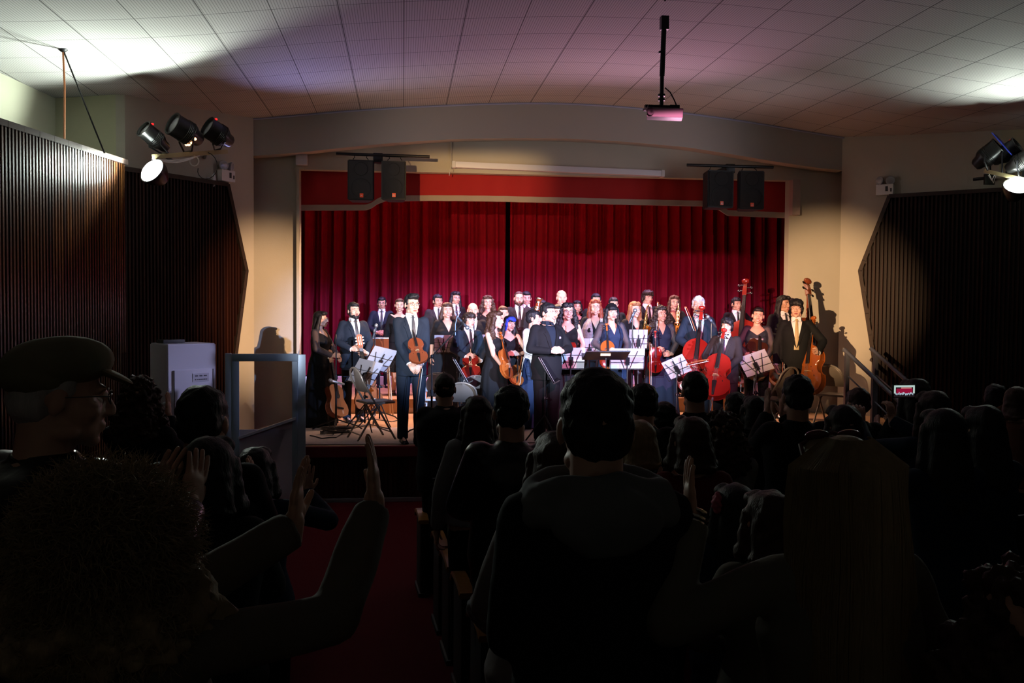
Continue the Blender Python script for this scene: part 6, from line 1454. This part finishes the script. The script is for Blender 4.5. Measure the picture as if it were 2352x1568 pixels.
sg = tag(obj('sunglasses', bm, mat('pink_sunglasses', (.09, .02, .025), .2)), 'dark pink sunglasses pushed up on the light-haired woman\'s head', 'sunglasses'); sg.matrix_world = Matrix.Translation(blonde.location) @ Matrix.Rotation(R(181), 4, 'Z') @ Matrix.Diagonal((*blonde.scale, 1)) @ Matrix.Translation((0, .01, .004))
bm = NB()
for k, z in enumerate((0, .012, .028)): 
    M = Matrix.Translation((0, 0, z)); lathe(bm, [(.036, 0), (.039, .002), (.039, .006), (.036, .008)], 20, M)
br_ = tag(obj('bracelet', bm, silver), 'thin silver bracelets on the raised left wrist of the light-haired woman', 'bracelet')
ar = {-1: None}
w_ = Vector((.30, -.16, 1.50)); sh_ = SH(1, 'f'); el_, wr_ = ik(sh_, w_, (.8, .3, -1)); base_ = Matrix.Translation(blonde.location) @ Matrix.Rotation(R(181), 4, 'Z') @ Matrix.Diagonal((*blonde.scale, 1))
br_.matrix_world = base_ @ (Matrix.Translation(wr_-(wr_-el_).normalized()*.01) @ fromto(el_, wr_).to_4x4())
aud(1590, 950, 4.1, 'woman with long hair in red sweater in the middle right', 'f', 'top', 'red', 'bob', 'brown', 'clap', 180, sleeve='long', fat=1.12)
aud(1665, 940, 4.9, 'woman with curly reddish hair in pale shirt, right of the red sweater', 'f', 'top', 'paleshirt', 'curly', 'brown', 'clap', 180, sleeve='short')
aud(1597, 850, 6.0, 'man in dark suit near the stage in front of the red cellos', 'm', 'coat', 'black', 'short', 'black', 'clap', 176)
aud(1525, 920, 6.0, 'short-haired person low in front of the long blue dress', 'f', 'coat', 'black', 'short', 'black', 'clap', 180)
aud(1478, 876, 5.4, 'man half hidden behind the right side of the grey-hooded man\'s head', 'm', 'coat', 'black', 'short', 'black', 'clap', 180)
aud(1470, 960, 4.6, 'woman with yellowish blond hair behind the grey-hooded man\'s right shoulder', 'f', 'coat', 'black', 'bob', 'blond', 'clap', 182)
aud(1832, 857, 5.3, 'man with short dark hair and bare neck in front of the orange cello', 'm', 'coat', 'black', 'short', 'black', 'claphigh', 178)
aud(1735, 905, 6.3, 'person with dark bob in front of the tilted lilac sheet', 'f', 'coat', 'black', 'bob', 'black', 'clap', 180)
aud(1690, 898, 7.0, 'dark-haired person close to the stage below the front right boy', 'm', 'coat', 'black', 'short', 'black', 'clap', 180)
aud(1972, 888, 6.8, 'brown-haired person low under the right handrail', 'f', 'coat', 'black', 'short', 'brown', 'clasp', 180)
aud(1940, 925, 4.7, 'person with dark hair and a lime collar behind the light-haired woman', 'f', 'coat', 'lime', 'bob', 'darkbrown', 'clasp', 180)
phoner = aud(2146, 893, 5.2, 'person with long hair holding up a phone at the right', 'f', 'coat', 'bluecoat', 'long', 'darkbrown', {-1: ((-.02, -.45, 1.50), (-.8, .1, -.8), (-.0, -.2, .95), (.3, -.9, 0), 'curl'), 1: ((.20, -.45, 1.48), (.8, .1, -.8), (-.1, -.2, .95), (-.3, -.9, 0), 'curl')}, 184)
aud(2105, 866, 6.6, 'person in dark knitted hat beyond the raised phone', 'f', 'coat', 'black', 'long', 'black', 'clap', 180, wide=1.15)
aud(2170, 932, 3.9, 'woman with very long dark hair right of the raised phone', 'f', 'coat', 'bluecoat', 'straight', 'black', 'clap', 180)
aud(2262, 925, 4.2, 'woman with long black hair in deep blue coat near the right edge', 'f', 'coat', 'bluecoat', 'long', 'black', 'clap', 182)
aud(2288, 880, 7.6, 'person in profile against the right slatted panel', 'f', 'coat', 'black', 'short', 'black', 'clap', 120)
aud(2338, 885, 7.0, 'person in rust sweater clapping at the right edge', 'f', 'top', 'rust', 'bob', 'brown', 'claphigh', 100, sleeve='long')
girl = aud(1690, 1105, 3.4, 'girl with long black hair and a pink hair bow', 'f', 'coat', 'bluecoat', 'straight', 'black', 'clap', 182)
bm = NB(); blob(bm, HC+Vector((.085, .02, .04)), (.020, .035, .055)); b = remeshed(bm, .005, 2); displace(b, .010, 60)
bo = obj('hair_bow', to_mesh(b, 'bow'), mat('pink_bow', (.5, .09, .15), .7), girl); bo['label'] = 'pink hair bow'
aud(1770, 1120, 2.9, 'child in brown hooded coat beside the girl with the pink bow', 'f', 'coat', 'khaki', 'bob', 'brown', 'clasp', 180)
aud(2345, 1290, 1.75, 'person with fluffy brown hair cut by the lower right corner', 'f', 'coat', 'rust', 'big', 'brown', 'clasp', 180, vox=.011)
# phone with the stage on its screen
ph = W(2076, 898, 5.55); t = thing('mobile_phone', 'mobile phone held up sideways, filming the stage at the right', 'phone', ph, R(184-180))
pw, phh = .150, .078
bm = NB(); box(bm, (0, 0, 0), (pw, .009, phh), bev=.003); obj('phone_case', bm, black_plastic, t)
def scr(name, x0, x1, z0, z1, col, s, dy=0.0, par=None):
    bm = NB(); box(bm, ((x0+x1)/2*pw, -.0052-dy, (z0+z1)/2*phh), ((x1-x0)*pw, .0008, (z1-z0)*phh)); m = mat('screen_'+name, (0, 0, 0), .3, emit=col, estr=s); return obj(name, bm, m, par or t)
s0_ = scr('screen', -.44, .44, -.44, .44, (.03, .02, .025), .4)
scr('screen_ceiling', -.44, .44, .30, .44, (.55, .72, .68), .8, .0004, s0_); scr('screen_left_wall', -.44, -.37, -.16, .30, (.6, .75, .7), .8, .0004, s0_); scr('screen_right_wall', .37, .44, -.16, .30, (.6, .75, .7), .8, .0004, s0_)
scr('screen_curtain', -.34, .34, -.16, .20, (.45, .01, .06), .6, .0004, s0_); scr('screen_valance', -.14, .30, .20, .28, (.75, .3, .28), .7, .0004, s0_)
bm = NB(); rnd = random.Random(9)
for i in range(17): x = (-.36+.72*i/16)*pw; h1 = rnd.uniform(.10, .2)*phh; box(bm, (x, -.0062, -.14*phh-rnd.uniform(0, .1)*phh), (.022*pw, .0006, h1))
obj('screen_players', bm, mat('screen_people', (0, 0, 0), .3, emit=(.6, .8, .95), estr=.9), s0_)
# cloth on the seat
c = W(1130, 1400, 3.9); bm = NB(); blob(bm, (0, 0, 0), (.10, .10, .09)); blob(bm, (.07, .02, -.06), (.07, .08, .10)); b = remeshed(bm, .008, 1); displace(b, .03, 12); displace(b, .01, 40)
o = tag(obj('folded_jacket', to_mesh(b, 'jk'), fab['paleshirt']), 'pale jacket bundled on the seat next to the aisle armrests', 'jacket'); o.location = c
